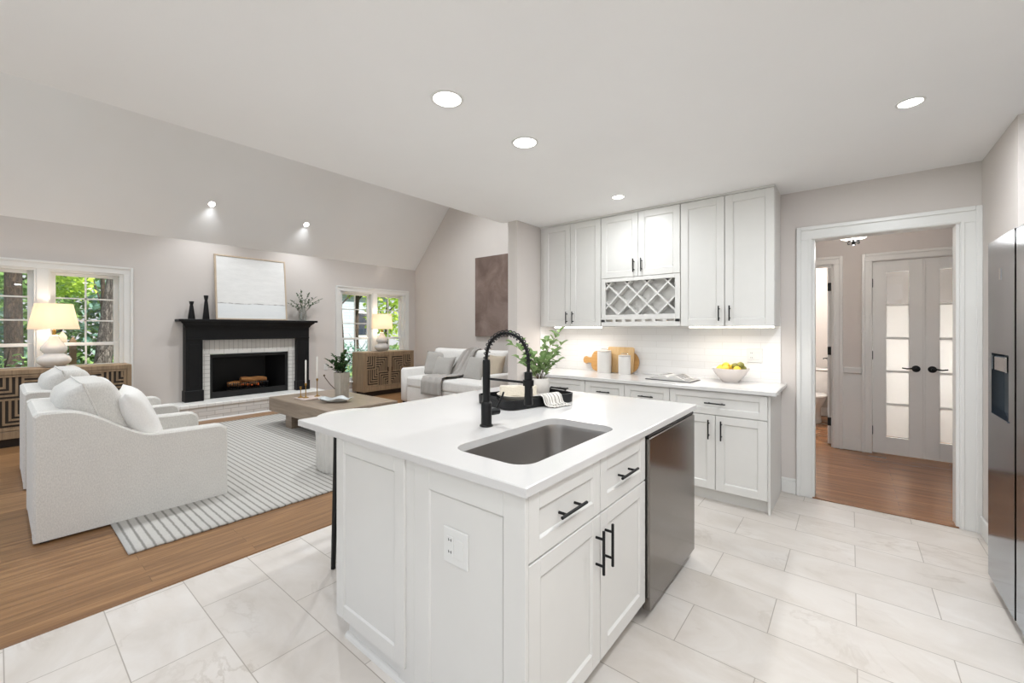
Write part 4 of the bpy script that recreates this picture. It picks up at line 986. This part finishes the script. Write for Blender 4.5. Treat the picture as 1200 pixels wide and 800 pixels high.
def candlestick(y, h, label):
    t = E('candlestick', (XL+.12, y, ZM), label, 'candlestick', 'black candlesticks on the mantel')
    MB().lathe([(.045, 0), (.046, .004), (.036, h*.35), (.024, h*.72), (.019, h*.80), (.027, h*.90), (.031, h-.004), (.030, h), (.017, h), (.016, h-.02)], (XL+.12, y, ZM), 24).build('stick', m_blackpaint, t)
candlestick(1.87, .27, 'shorter matt black candlestick at the left end of the mantel')
candlestick(2.055, .37, 'taller matt black candlestick beside the framed canvas')
# framed canvas leaning against the wall
t = E('framed_canvas', (XL+.13, 2.73, ZM), 'pale abstract canvas with a grey horizon line in an oak frame on the mantel', 'picture')
w, h, f = 1.07, 1.05, .022
LM = Matrix.Translation((XL+.13, 2.715, ZM)) @ Matrix.Rotation(R(-5.2), 4, 'Y')
m = MB().box(-.02, -w/2, 0, .02, -w/2+f, h, .002).box(-.02, w/2-f, 0, .02, w/2, h, .002).box(-.02, -w/2+f, h-f, .02, w/2-f, h, .002).box(-.02, -w/2+f, 0, .02, w/2-f, f, .002)
m.xform(LM); m.build('frame', m_framewood, t)
m = MB().box(-.012, -w/2+f, f, .010, w/2-f, h-f); m.xform(LM); m.build('canvas', m_canvas, t)
# glass vase with olive stems
vy = 3.53; vx = XL+.12
t = E('glass_vase', (vx, vy, ZM), 'clear glass vase with olive branches at the right end of the mantel', 'vase')
MB().lathe([(.05, .0), (.06, .01), (.07, .08), (.06, .16), (.032, .22), (.030, .25), (.034, .262), (.031, .262), (.027, .25), (.029, .222), (.056, .16), (.066, .08), (.056, .014), (.01, .010)], (vx, vy, ZM), 28).build('vase_body', m_vaseglass, t)
rnd = random.Random(8); st = MB(); lv = MB()
for (dy, dx, dz) in ((-.20, .03, .34), (-.12, .05, .46), (-.02, -.02, .52), (.08, .05, .48), (.2, .04, .42), (.30, .05, .40), (-.26, .06, .29), (.05, .10, .36), (-.08, .1, .35), (.22, .08, .33)):
    spray(st, lv, (vx, vy+rnd.uniform(-.01, .01), ZM+.03), (vx+dx, vy+dy, ZM+dz), rnd, 11, .055, .028, .0022, 0, .45, mid=(vx+dx*.2, vy+dy*.2, ZM+dz*.75))
st.build('stem', m_stem, t); lv.build('leaves', m_leaf_m, t)

# ------------------------------------------------------------------ consoles and lamps
def console(yc, label):
    X0, X1 = XL+.03, XL+.45; w = 1.22; z0, z1 = .10, .885
    t = E('console_cabinet', ((X0+X1)/2, yc, 0), label, 'console', 'carved wood consoles')
    ya, yb = yc-w/2, yc+w/2
    m = MB().box(X0, ya, z0, X1, ya+.045, z1, .003).box(X0, yb-.045, z0, X1, yb, z1, .003).box(X0, ya+.045, z1-.055, X1, yb-.045, z1, .003).box(X0, ya+.045, z0, X1, yb-.045, z0+.085, .003).box(X0, ya+.045, z0+.085, X1-.035, yb-.045, z1-.055)
    m.build('case', m_console, t)
    m = MB().box(X0+.03, ya+.08, 0, X1-.05, yb-.08, z0); m.build('plinth', m_fret_dark, t)
    FD = FXp(X1-.035); dz0, dz1 = z0+.09, z1-.06
    for side in (0, 1):
        u0, u1 = (ya+.048, yc-.002) if side == 0 else (yc+.002, yb-.048)
        d = MB().mbox(FD, u0, u1, 0, .014, dz0, dz1); d = d.build('door', m_fret_dark, t)
        fr = MB(); fw = .03
        fr.mbox(FD, u0, u0+fw, .014, .032, dz0, dz1, .002); fr.mbox(FD, u1-fw, u1, .014, .032, dz0, dz1, .002); fr.mbox(FD, u0+fw, u1-fw, .014, .032, dz1-fw*.7, dz1, .002); fr.mbox(FD, u0+fw, u1-fw, .014, .032, dz0, dz0+fw*.7, .002)
        a, b, c, e = u0+fw, u1-fw, dz0+fw*.7, dz1-fw*.7
        W_, H_ = b-a, e-c; xs = a+W_*(.42 if side == 0 else .58); zs = c+H_*.47; zs2 = c+H_*.55
        # quadrant: (ua, ub, za, zb, corner u, corner z) nested L strips round that corner
        def U(f): return a+W_*f if side == 0 else b-W_*f
        quads = [(U(0), U(.42), zs2, e, U(.42), zs2), (U(.42), U(1), zs, e, U(1), e), (U(0), U(.5), c, zs2, U(0), c), (U(.5), U(1), c, zs, U(.5), zs)]
        for (ua, ub, za, zb, cu, cz) in quads:
            ua, ub = min(ua, ub), max(ua, ub); sgu = 1 if cu < (ua+ub)/2 else -1; sgz = 1 if cz < (za+zb)/2 else -1
            p = .046; k = 0
            while k*p < min(ub-ua, zb-za)-.02:
                o = k*p; sw = .0215
                uA = cu+sgu*o; uB = cu+sgu*(ub-ua); zA = cz+sgz*o; zB = cz+sgz*(zb-za)
                fr.mbox(FD, uA, uA+sgu*sw, .014, .023, zA, zB); fr.mbox(FD, uA+sgu*sw, uB, .014, .023, zA, zA+sgz*sw)
                k += 1
        fr.build('fretwork', m_console, d)
        uh = u1-.045 if side == 0 else u0+.045
        h = MB().mbox(FD, uh-.012, uh+.012, .032, .046, .48, .57, .003); h.build('handle', simple('dark_bronze', '4a3526', .4, .6), d)
    return t
console(.53, 'carved oak console with maze-pattern doors under the left window')
console(5.165, 'carved oak console with maze-pattern doors beside the white sofa')
def table_lamp(x, y, label, scale=1.0, cyl=False):
    z = .885; t = E('table_lamp', (x, y, z), label, 'lamp', 'gourd table lamps')
    pr = [(.075, 0), (.085, .006), (.085, .012), (.11, .022), (.148, .065), (.152, .095), (.135, .13), (.10, .155), (.085, .17), (.10, .185), (.118, .215), (.115, .245), (.09, .285), (.058, .33), (.042, .37), (.036, .395), (.03, .40)]
    MB().lathe([(r*scale, zz) for r, zz in pr], (x, y, z), 36).build('lamp_base', m_ceramic if not cyl else m_stone, t, smooth=50)
    MB().lathe([(.018, .40), (.018, .455), (.008, .46), (.006, .50)], (x, y, z), 16).build('socket', m_brass, t)
    s0, s1 = (.225, .165) if not cyl else (.215, .195)
    a = .468; b = .782
    sh = MB().lathe([(s0, a), (s1, b), (s1-.004, b), (s0-.004, a)], (x, y, z), 48, False, False)
    sh.f += [(i, (i+1) % 48, 144+(i+1) % 48, 144+i) for i in range(48)]
    sh.build('lamp_shade', m_shade, t, smooth=60)
    lamp('bulb', 'POINT', (x, y, z+.62), 6, (1, .86, .70), .04, t)
    return t
table_lamp(XL+.22, .455, 'white gourd table lamp with lit tapered shade on the left console')
table_lamp(XL+.22, 5.125, 'grey-white gourd table lamp with lit drum shade on the right console', 1.0, True)
# brown canvas on the gable wall
t = tag(MB().box(-5.92, YS-.045, 1.205, -4.85, YS-.001, 2.79, .004).build('brown_canvas', m_brown_art), 'large mottled brown canvas hanging on the wall above the sofa', 'picture')
outlet('power_outlet', FXp(XL+.0005), 4.02, .62, 'small white outlet on the wall right of the fireplace', False, .075)

# ------------------------------------------------------------------ soft things
def pillow(w, h, t, pin=.10, ex=4.0, q=.5, n=16, wob=0, seed=0):
    """cushion in the local XZ plane, thickness along Y"""
    rnd = random.Random(seed); ph = [rnd.uniform(0, 6) for _ in range(6)]
    m = MB(); top = []; bot = []
    for i in range(n+1):
        u = -1+2*i/n; r1 = []; r2 = []
        for j in range(n+1):
            v = -1+2*j/n
            x = w/2*u*(1-pin*(1-v*v)*abs(u)**3); z = h/2*v*(1-pin*(1-u*u)*abs(v)**3)
            th = t/2*(max(0, (1-abs(u)**ex)*(1-abs(v)**ex)))**q
            k = 1+wob*math.sin(3*u+ph[0])*math.cos(2.6*v+ph[1]) if wob else 1
            edge = (i in (0, n) or j in (0, n))
            r1.append((x, 0 if edge else -th*k, z)); r2.append((x, 0 if edge else th*k, z))
        top.append(r1); bot.append(r2)
    m.grid(top); m.grid(bot)
    return m
def weld(o, d=.0004):
    bm = bmesh.new(); bm.from_mesh(o.data); bmesh.ops.remove_doubles(bm, verts=bm.verts, dist=d); bmesh.ops.recalc_face_normals(bm, faces=bm.faces); bm.to_mesh(o.data); bm.free(); return o
def boxcush(w, h, t, n=12, ex=10, puff=.0):
    """boxed cushion, w along X, h along Z, t along Y, rounded edges"""
    m = MB(); rings = []
    K = 9
    for i in range(K+1):
        f = -1+2*i/K; y = t/2*f; s = (1-abs(f)**6)**.25 if abs(f) < 1 else 0
        ins = (1-s)*.03
        rings.append([(x, y, z) for x, z in rrect(-w/2+ins, w/2-ins, -h/2+ins, h/2-ins, .045, 5)])
    m.ring_loft(rings, False, False)
    for f in (-1, 1):
        n2 = 14; P = []
        for i in range(n2+1):
            row = []
            for j in range(n2+1):
                u = -1+2*i/n2; v = -1+2*j/n2; uu = u*math.sqrt(1-v*v/2*.10); vv = v*math.sqrt(1-u*u/2*.10)
                row.append(((w/2-.026)*uu, f*(t/2+puff*(1-u*u)*(1-v*v)), (h/2-.026)*vv))
            P.append(row)
        m.grid(P)
    return m
def armchair(loc, label):
    """faces +Y; origin at the back left corner on the floor; near arm has its outer face at x = 0"""
    L = Vector(loc); t = E('armchair', loc, label, 'armchair', 'linen armchairs'); w, D, aw = .90, 1.05, .125
    sw = [(0, .015), (D, .015), (D, .53), (D-.01, .558), (D-.03, .575), (D-.06, .584), (D*.8, .586)]
    for i in range(0, 13):
        f = i/12; y = .60-.47*f; sm = f*f*(3-2*f); sw.append((y, .592+.232*sm+.010*f*(1-f)))
    sw += [(.10, .826), (.02, .826), (0, .81)]
    def arm(x0, x1):
        m = MB(); b = .012
        cy = D/2; cz = .4
        def ins(P, d): return [(y+(d if y < cy else -d)*(1 if (y < .03 or y > D-.05) else 0), z-(d if z > .3 else 0)) for y, z in P]
        A = ins(sw, b); rings = [[(L.x+x, L.y+y, L.z+z) for y, z in P] for x, P in ((x0, A), (x0+(b if x1 > x0 else -b), sw), (x1-(b if x1 > x0 else -b), sw), (x1, A))]
        return m.ring_loft(rings)
    arm(0, -aw).build('arm', m_linen, t, smooth=30); arm(-w+aw, -w).build('arm', m_linen, t, smooth=30)
    MB().box(L.x-w+aw, L.y+.0, L.z+.015, L.x-aw, L.y+.17, L.z+.825, .02).build('back', m_linen, t)
    MB().box(L.x-w+aw, L.y+.17, L.z+.015, L.x-aw, L.y+D-.02, L.z+.29, .012).build('seat_base', m_linen, t)
    c = boxcush(w-2*aw-.01, .80, .17, puff=.02); c.xform(Matrix.Translation((L.x-w/2, L.y+.60, L.z+.385)) @ Matrix.Rotation(R(90), 4, 'X')); weld(c.build('seat_cushion', m_linen, t, smooth=50))
    c = pillow(w-2*aw+.10, .60, .34, .025, 5, .40, 20, .05, 4); c.xform(Matrix.Translation((L.x-w/2, L.y+.32, L.z+.70)) @ Matrix.Rotation(R(18), 4, 'X')); bc_ = weld(c.build('back_cushion', m_linen, t, smooth=70))
    pp = []
    ww, hh, pn = w-2*aw+.10, .60, .025
    for i in range(81):
        a = i/80*4; k = int(a) % 4; f = -1+2*(a-int(a)); u, v = ((f, -1), (1, f), (-f, 1), (-1, -f))[k]
        pp.append((ww/2*u*(1-pn*(1-v*v)*abs(u)**3), 0, hh/2*v*(1-pn*(1-u*u)*abs(v)**3)))
    pm = MB().tube(pp, .006, 6, False); pm.xform(Matrix.Translation((L.x-w/2, L.y+.32, L.z+.70)) @ Matrix.Rotation(R(18), 4, 'X')); pm.build('piping', m_linen, bc_)
    for (x, y) in ((.04, .05), (w-.04, .05), (.04, D-.06), (w-.04, D-.06)): MB().box(L.x-x-.02, L.y+y-.02, L.z, L.x-x+.02, L.y+y+.02, L.z+.0145).build('foot', m_fret_dark, t)
    return t
armchair((-3.96, .145, 0.0), 'pale oatmeal linen armchair with swooping arms, nearest the kitchen tiles')
armchair((-5.38, .145, 0.0), 'pale oatmeal linen armchair behind the nearer one, half hidden')
def throw_pillow(c, w, h, t_, rot, mat, label, tilt, group='throw pillows', seed=1, pin=.10, name='throw_pillow', roll=0):
    root = E(name, c, label, 'pillow', group)
    m = pillow(w, h, t_, pin, 3.2, .55, 18, .07, seed); m.xform(Matrix.Translation(c) @ Matrix.Rotation(R(rot), 4, 'Z') @ Matrix.Rotation(R(tilt), 4, 'X') @ Matrix.Rotation(R(roll), 4, 'Y'))
    weld(m.build('pillow_body', mat, root, smooth=80)); return root
throw_pillow((-4.26, .70, .68), .54, .50, .19, -8, m_white_f, 'white cotton throw pillow on the nearer linen armchair', 22, 'armchair pillows', 3, .08, roll=3)
throw_pillow((-5.86, .72, .665), .50, .46, .17, 0, m_white_f, 'white cotton throw pillow on the far linen armchair', 22, 'armchair pillows', 5, .08)
# rug
m = MB(); P = []
x0, x1, y0, y1 = -7.05, -3.365, .50, 4.45
for i in range(40):
    row = []
    for j in range(60):
        u = i/39; v = j/59; e = .004*math.sin(v*150)*(1 if i in (0, 39) else 0); row.append((x0+(x1-x0)*u+e, y0+(y1-y0)*v, .008))
    P.append(row)
m.grid(P); tag(m.build('area_rug', m_rug, thick=.012), 'large ivory rug with thin grey stripes under the armchairs and coffee table', 'rug')
# coffee table
t = E('coffee_table', (-5.54, 2.9, 0.015), 'low grey-brown wooden block coffee table on the striped rug', 'coffee table')
MB().box(-6.37, 2.42, .21, -4.70, 3.38, .40, .008).build('tabletop', m_walnut, t)
for x in (-5.93, -5.09): MB().box(x-.09, 2.50, .015, x+.09, 3.30, .209, .004).build('leg', m_walnut, t)
ZC = .40
# ottoman
ox, oy = -3.86, 2.26
t = E('fluted_ottoman', (ox, oy, .015), 'round white fluted drum stool on the rug behind the island corner', 'stool')
MB().lathe([(.325, 0), (.33, .01), (.335, .25), (.342, .455)], (ox, oy, .015), 192, flute=.05, fn=40).build('drum', m_fluted, t, smooth=70)
MB().lathe([(.348, .456), (.356, .462), (.356, .478), (.345, .486), (.2, .49), (.01, .49)], (ox, oy, .015), 64).build('top', m_fluted, t)
# tray, candles, vase, dish on the coffee table
t = tag(MB().box(-5.93, 2.57, ZC, -5.62, 2.88, ZC+.018, .004).build('marble_tray', m_pink), 'square blush marble tray under the brass candlesticks', 'tray')
def brass(x, y, h, ch, label):
    t = E('brass_candlestick', (x, y, ZC+.018), label, 'candlestick', 'brass candlesticks on the coffee table')
    MB().lathe([(.038, 0), (.038, .006), (.012, .014), (.0055, .03), (.0055, h-.04), (.012, h-.03), (.015, h), (.010, h)], (x, y, ZC+.018), 20).build('stick', m_brass, t)
    if ch: MB().lathe([(.0105, 0), (.0105, ch-.01), (.004, ch), (.001, ch+.006)], (x, y, ZC+.018+h-.006), 14).build('candle', m_candle, t)
    return t
brass(-5.775, 2.66, .20, .32, 'brass candlestick with tall white taper, left one on the coffee table')
brass(-5.78, 2.82, .25, .31, 'brass candlestick with tall white taper, right one on the coffee table')
brass(-5.86, 2.63, .15, 0, 'short brass candlestick without a candle on the coffee table')
vx, vy = -5.43, 2.99
t = E('ribbed_vase', (vx, vy, ZC), 'tall square ribbed stoneware vase of dark leaves on the coffee table', 'vase')
def vr(s, z): return [(vx+x, vy+y, ZC+z) for x, y in rrect(-s, s, -s, s, .012, 3)]
m = MB().ring_loft([vr(.062, 0), vr(.064, .006), vr(.076, .36), vr(.070, .36), vr(.06, .05)]); m.build('vase_body', m_vase, t)
rb = MB()
for k in range(7):
    o = -.054+k*.018
    for (dx, dy) in ((1, 0), (0, -1), (-1, 0), (0, 1)):
        px, py = (dx, o) if dx else (o, dy)
        A = Vector((vx+(dx*.064 if dx else o), vy+(dy*.064 if dy else o), ZC+.004)); B = Vector((vx+(dx*.076 if dx else o*1.19), vy+(dy*.076 if dy else o*1.19), ZC+.355)); rb.tube([A, B], .006, 6)
rb.build('ribs', m_vase, t)
rnd = random.Random(11); st = MB(); lv = MB()
for (r_, d_, z_) in ((-.19, 0, .52), (-.13, .03, .58), (-.07, -.05, .50), (-.02, .03, .56), (.05, -.02, .62), (.10, .04, .55), (.0, .08, .60), (-.15, -.05, .45), (.08, -.06, .48), (-.1, .08, .50), (.03, -.08, .46)):
    e = Vector((vx, vy, ZC+z_))+CR*r_+CD*d_
    spray(st, lv, (vx, vy, ZC+.25), e, rnd, 11, .068, .042, .003, 0, .35, mid=(vx+CR.x*r_*.3, vy+CR.y*r_*.3, ZC+z_*.85))
st.build('stem', m_stem, t); lv.build('leaves', m_leaf_d, t)
bs = Vector((vx, vy, ZC+.20)); MB().tube([bs-CR*.07-CD*.06+Vector((0, 0, -.06)), bs-CR*.13-CD*.06+Vector((0, 0, .0)), bs-CR*.20-CD*.06+Vector((0, 0, .09)), bs-CR*.215-CD*.06+Vector((0, 0, .12))], .005, 6).ell(tuple(bs-CR*.215-CD*.06+Vector((0, 0, .125))), (.014, .014, .014), 8, 6).build('bare_twig', m_stem, t)
# scalloped glass dish (wavy)
dc = Vector((-5.25, 2.80, ZC)); t = E('glass_dish', tuple(dc), 'long pale blue-grey wavy glass dish beside the ribbed vase', 'dish')
m = MB(); rings = []
for (f, z) in ((.25, .002), (.5, .006), (.8, .03), (1, .05), (.97, .053), (.76, .034), (.45, .014), (.1, .012)):
    ring = []
    for j in range(48):
        a = 2*PI*j/48; wv = 1+.10*math.sin(5*a)*f; ring.append(dc+CR*math.cos(a)*.22*f*wv+CD*math.sin(a)*.12*f*wv+Vector((0, 0, z+(.014*math.sin(5*a+1) if z > .02 else 0))))
    rings.append(ring)
m.ring_loft(rings).build('dish_body', m_blueglass, t, smooth=60)

# ------------------------------------------------------------------ sofa (faces -Y)
sx0, sx1, sy0, sy1 = -6.50, -4.30, 4.72, 5.72
t = E('sofa', ((sx0+sx1)/2, sy1, 0), 'white slipcovered three-seat sofa against the far wall', 'sofa')
for a, b in ((sx0, sx0+.16), (sx1-.16, sx1)): MB().box(a, sy0, .02, b, sy1, .635, .035).build('arm', m_linen2, t, smooth=50)
MB().box(sx0+.16, sy1-.2, .02, sx1-.16, sy1, .80, .04).build('back', m_linen2, t)
MB().box(sx0+.16, sy0+.03, .02, sx1-.16, sy1-.2, .30, .015).build('seat_base', m_linen2, t)
wc = (sx1-sx0-.32)/2
for k in range(2):
    xc = sx0+.16+wc*(k+.5)
    c = boxcush(wc-.006, .80, .19, puff=.025); c.xform(Matrix.Translation((xc, sy0+.415, .395)) @ Matrix.Rotation(R(90), 4, 'X')); weld(c.build('seat_cushion', m_linen2, t, smooth=50))
    c = pillow(wc+.02, .56, .26, .03, 7, .4, 18, .03, k); c.xform(Matrix.Translation((xc, sy1-.27, .715)) @ Matrix.Rotation(R(-10), 4, 'X')); weld(c.build('back_cushion', m_linen2, t, smooth=70))
for x in (sx0+.06, sx1-.06):
    for y in (sy0+.06, sy1-.06): MB().box(x-.025, y-.025, 0, x+.025, y+.025, .0195).build('foot', m_fret_dark, t)
throw_pillow((-6.18, 5.30, .70), .48, .48, .16, 14, m_gray, 'large grey square pillow at the left arm of the sofa', -20, 'sofa pillows', 2, .07)
throw_pillow((-5.74, 5.11, .665), .46, .42, .14, 4, m_gray, 'smaller grey pillow leaning in front of the larger grey one on the sofa', -26, 'sofa pillows', 7, .12)
throw_pillow((-4.98, 5.15, .68), .46, .44, .14, -4, m_gray, 'grey pillow beside the throw blanket, seen behind the faucet', -24, 'sofa pillows', 9, .09)
throw_pillow((-4.62, 5.22, .70), .46, .46, .16, -12, m_tanp, 'tan woven pillow at the right end of the sofa', -20, 'sofa pillows', 12, .07)
# throw blanket: over the back, down across the seat and over the front edge
pr = [(sy1+.015, .62), (sy1+.012, .80), (sy1-.08, .835), (sy1-.20, .93), (sy1-.28, .995), (sy1-.36, .955), (sy1-.43, .80), (sy1-.50, .62), (sy1-.56, .535), (sy1-.75, .523), (sy0+.12, .523), (sy0+.02, .505), (sy0-.012, .45), (sy0-.014, .34), (sy0-.012, .22)]
P = []; nW = 22
sp = []
for i in range(len(pr)-1):
    for k in range(3): f = k/3; sp.append((pr[i][0]*(1-f)+pr[i+1][0]*f, pr[i][1]*(1-f)+pr[i+1][1]*f))
sp.append(pr[-1])
for i, (y, z) in enumerate(sp):
    f = i/(len(sp)-1); row = []
    xc = -5.18-.42*max(0, min(1, (f-.2)/.5)); wd = .22+.32*min(1, max(0, (f-.25)/.4))
    for j in range(nW):
        g = j/(nW-1)-.5; wv = .010*math.sin(g*22+f*5)+.006*math.sin(g*41)
        row.append((xc+g*wd, y-(.012+wv if .3 < f < .55 or f > .78 else 0), z+(.014+wv if not (f > .8) else 0)))
    P.append(row)
tag(MB().grid(P).build('throw_blanket', m_throw, thick=.008, smooth=80), 'grey knitted throw draped over the sofa back and seat', 'blanket')

# ------------------------------------------------------------------ outdoors
S('ground', MB().box(-40, -25, -.7, XL-.16, 40, -.5), m_grass, 'lawn outside the living room windows', 'ground')
def cloud(m, c, r, n, s, rnd):
    for k in range(n):
        while True:
            p = Vector((rnd.uniform(-1, 1), rnd.uniform(-1, 1), rnd.uniform(-1, 1)))
            if .35 < p.length < 1: break
        p = Vector((c[0]+p.x*r[0], c[1]+p.y*r[1], c[2]+p.z*r[2])); d = Vector((rnd.uniform(-1, 1), rnd.uniform(-1, 1), rnd.uniform(-.8, .4)))
        ss = s*rnd.uniform(.6, 1.3); leaf_at(m, p, d, Vector((rnd.uniform(-1, 1), rnd.uniform(-1, 1), 1)), ss, ss*.6)
def tree(name, x, y, tr, h, crowns, mat, label, seed, bark=None, lean_=(0, 0), s=.2, n=900, group='trees outside the windows', cat='tree'):
    rnd = random.Random(seed); t = E(name, (x, y, -.5), label, cat, group)
    pts = [(x+lean_[0]*f+.03*math.sin(f*7+seed), y+lean_[1]*f+.03*math.cos(f*5+seed), -.5+(h+.5)*f) for f in [i/8 for i in range(9)]]
    if tr:
        tm = MB().tube(pts, [tr*(1.25 if i == 0 else 1-.05*i) for i in range(9)], 14); rr = random.Random(seed)
        for k in range(3):
            f = .55+.13*k; p = pts[int(f*8)]; a = rr.uniform(0, 6); tm.tube([p, (p[0]+.5*math.cos(a), p[1]+.5*math.sin(a), p[2]+.5), (p[0]+1.1*math.cos(a), p[1]+1.1*math.sin(a), p[2]+1.2)], [tr*.4, tr*.25, tr*.1], 8)
        tm.build('trunk', bark or m_bark, t)
    lv = MB()
    for c, r in crowns: cloud(lv, c, r, int(n*r[0]*r[1]*r[2])+150, s, rnd)
    lv.build('foliage', mat, t, smooth=0)
    return t
# seen through the left window
tree('tree', -11.6, .20, .125, 7.5, [((-11.6, .2, 7.6), (1.0, 1.0, .7))], m_t_green, 'big dark tree trunk outside the left window, left sash', 1, m_bark, (0, .06), .16, 400)
tree('tree', -10.6, 1.13, .13, 7.5, [((-10.6, 1.9, 7.6), (1.0, 1.0, .6))], m_t_blue, 'furrowed grey leaning trunk outside the left window, right sash', 2, m_bark2, (0, .82), .16, 400)
tree('tree', -14.2, 1.62, .06, 3.2, [((-12.9, .95, 2.35), (.5, .42, .30)), ((-13.4, .75, 3.3), (.6, .5, .4))], m_t_yel, 'bright yellow-green tree top outside the left window, right sash', 3, m_bark, (0, 0), .15, 1800)
for k, (x, y, r, z, mat, lab) in enumerate(((-16, -1.2, 1.5, 1.4, m_t_blue, 'blue-green tree far left beyond the left window'), (-17, 1.0, 1.7, 1.9, m_t_green, 'mid green tree behind the dark trunk outside the left window'), (-16, 2.9, 1.6, 1.6, m_t_blue, 'blue-green tree right of the dark trunk outside the left window'), (-19, .0, 2.4, 4.4, m_t_green, 'tall green tree at the back outside the left window'), (-19, 3.4, 2.4, 4.6, m_t_blue, 'tall blue-green tree at the back outside the left window'))):
    tree('tree', x, y, .12, z+.6, [((x, y, z), (1.0, r, r*1.05)), ((x, y+.5, z-.7), (.9, r*.9, r))], mat, lab, 10+k, m_bark, (0, 0), .24, 260)
for k, (x, y, r, mat, lab) in enumerate(((-10.0, -.02, .62, m_t_green, 'green shrub at the sill of the left window, left sash'), (-10.6, .62, .55, m_t_blue, 'blue-green shrub at the sill between the sashes of the left window'), (-11.6, 1.7, .7, m_t_green, 'green shrub behind the furrowed trunk at the left window'))):
    tree('shrub', x, y, .03, .3, [((x, y, .25), (r, r*1.1, r*1.15))], mat, lab, 30+k, m_bark, (0, 0), .10, 2600, 'shrubs outside the windows', 'shrub')
for k, (y, z1, w, mat, lab) in enumerate(((.655, 1.30, .10, m_fence, 'pale pointed timber post outside the left window'), (.77, 1.22, .08, simple('brown_post', '84694a', .8), 'brown timber post outside the left window'))):
    m = MB().prism([(y-w/2, -.5), (y+w/2, -.5), (y+w/2, z1-.06), (y, z1+.02), (y-w/2, z1-.06)], 'x', -9.65, -9.58); tag(m.build('timber_post', mat), lab, 'post')
# seen through the right window
hx0 = -21
t = E('neighbour_house', (hx0, 12, -.5), 'white sided neighbouring house seen through the right window', 'house')
MB().box(hx0-6, 8.0, -.5, hx0, 14.3, 3.2).build('siding_wall', m_siding, t)
MB().prism([(hx0-6.3, 3.2), (hx0+.35, 3.2), (hx0+.35, 3.3), (hx0-3, 5.2), (hx0-6.3, 3.3)], 'y', 7.7, 14.6).build('roof', m_roofout, t)
for yy in (9.6, 11.2, 12.7):
    f = MB().box(hx0, yy-.42, .9, hx0+.05, yy+.42, 2.3); f = f.build('window_trim', m_trim, t); MB().box(hx0+.02, yy-.33, 1.0, hx0+.06, yy+.33, 2.2).build('pane', m_winout, f)
for k, (x, y, z, r, mat, lab, tr, s) in enumerate(((-11.8, 6.15, 3.2, (.6, .55, .42), m_t_green, 'green branch top left of the right window', .06, .13), (-12.5, 8.55, 2.3, (.9, .75, 1.5), m_t_yel, 'bright yellow-green tree in the right sash of the right window', .07, .16), (-15, 8.9, 3.8, (1.2, 1.3, 1.2), m_t_yel, 'tall yellow-green tree behind the right window', .1, .18))):
    tree('tree', x, y+.35 if k == 0 else y, tr, z+.4, [((x, y, z), r)], mat, lab, 50+k, m_bark, (0, 0), s, 900)
for k, (x, y, r, mat, lab) in enumerate(((-12.5, 6.9, .75, m_t_blue, 'dark hedge bush at the sill of the right window, left sash'), (-12.3, 8.0, .7, m_t_blue, 'dark hedge bush at the sill of the right window, centre'), (-12.4, 9.1, .7, m_t_green, 'green hedge bush at the sill of the right window, right sash'))):
    tree('shrub', x, y, .03, .2, [((x, y, .25), (r*.8, r, r))], mat, lab, 60+k, m_bark, (0, 0), .12, 1500, 'shrubs outside the windows', 'shrub')
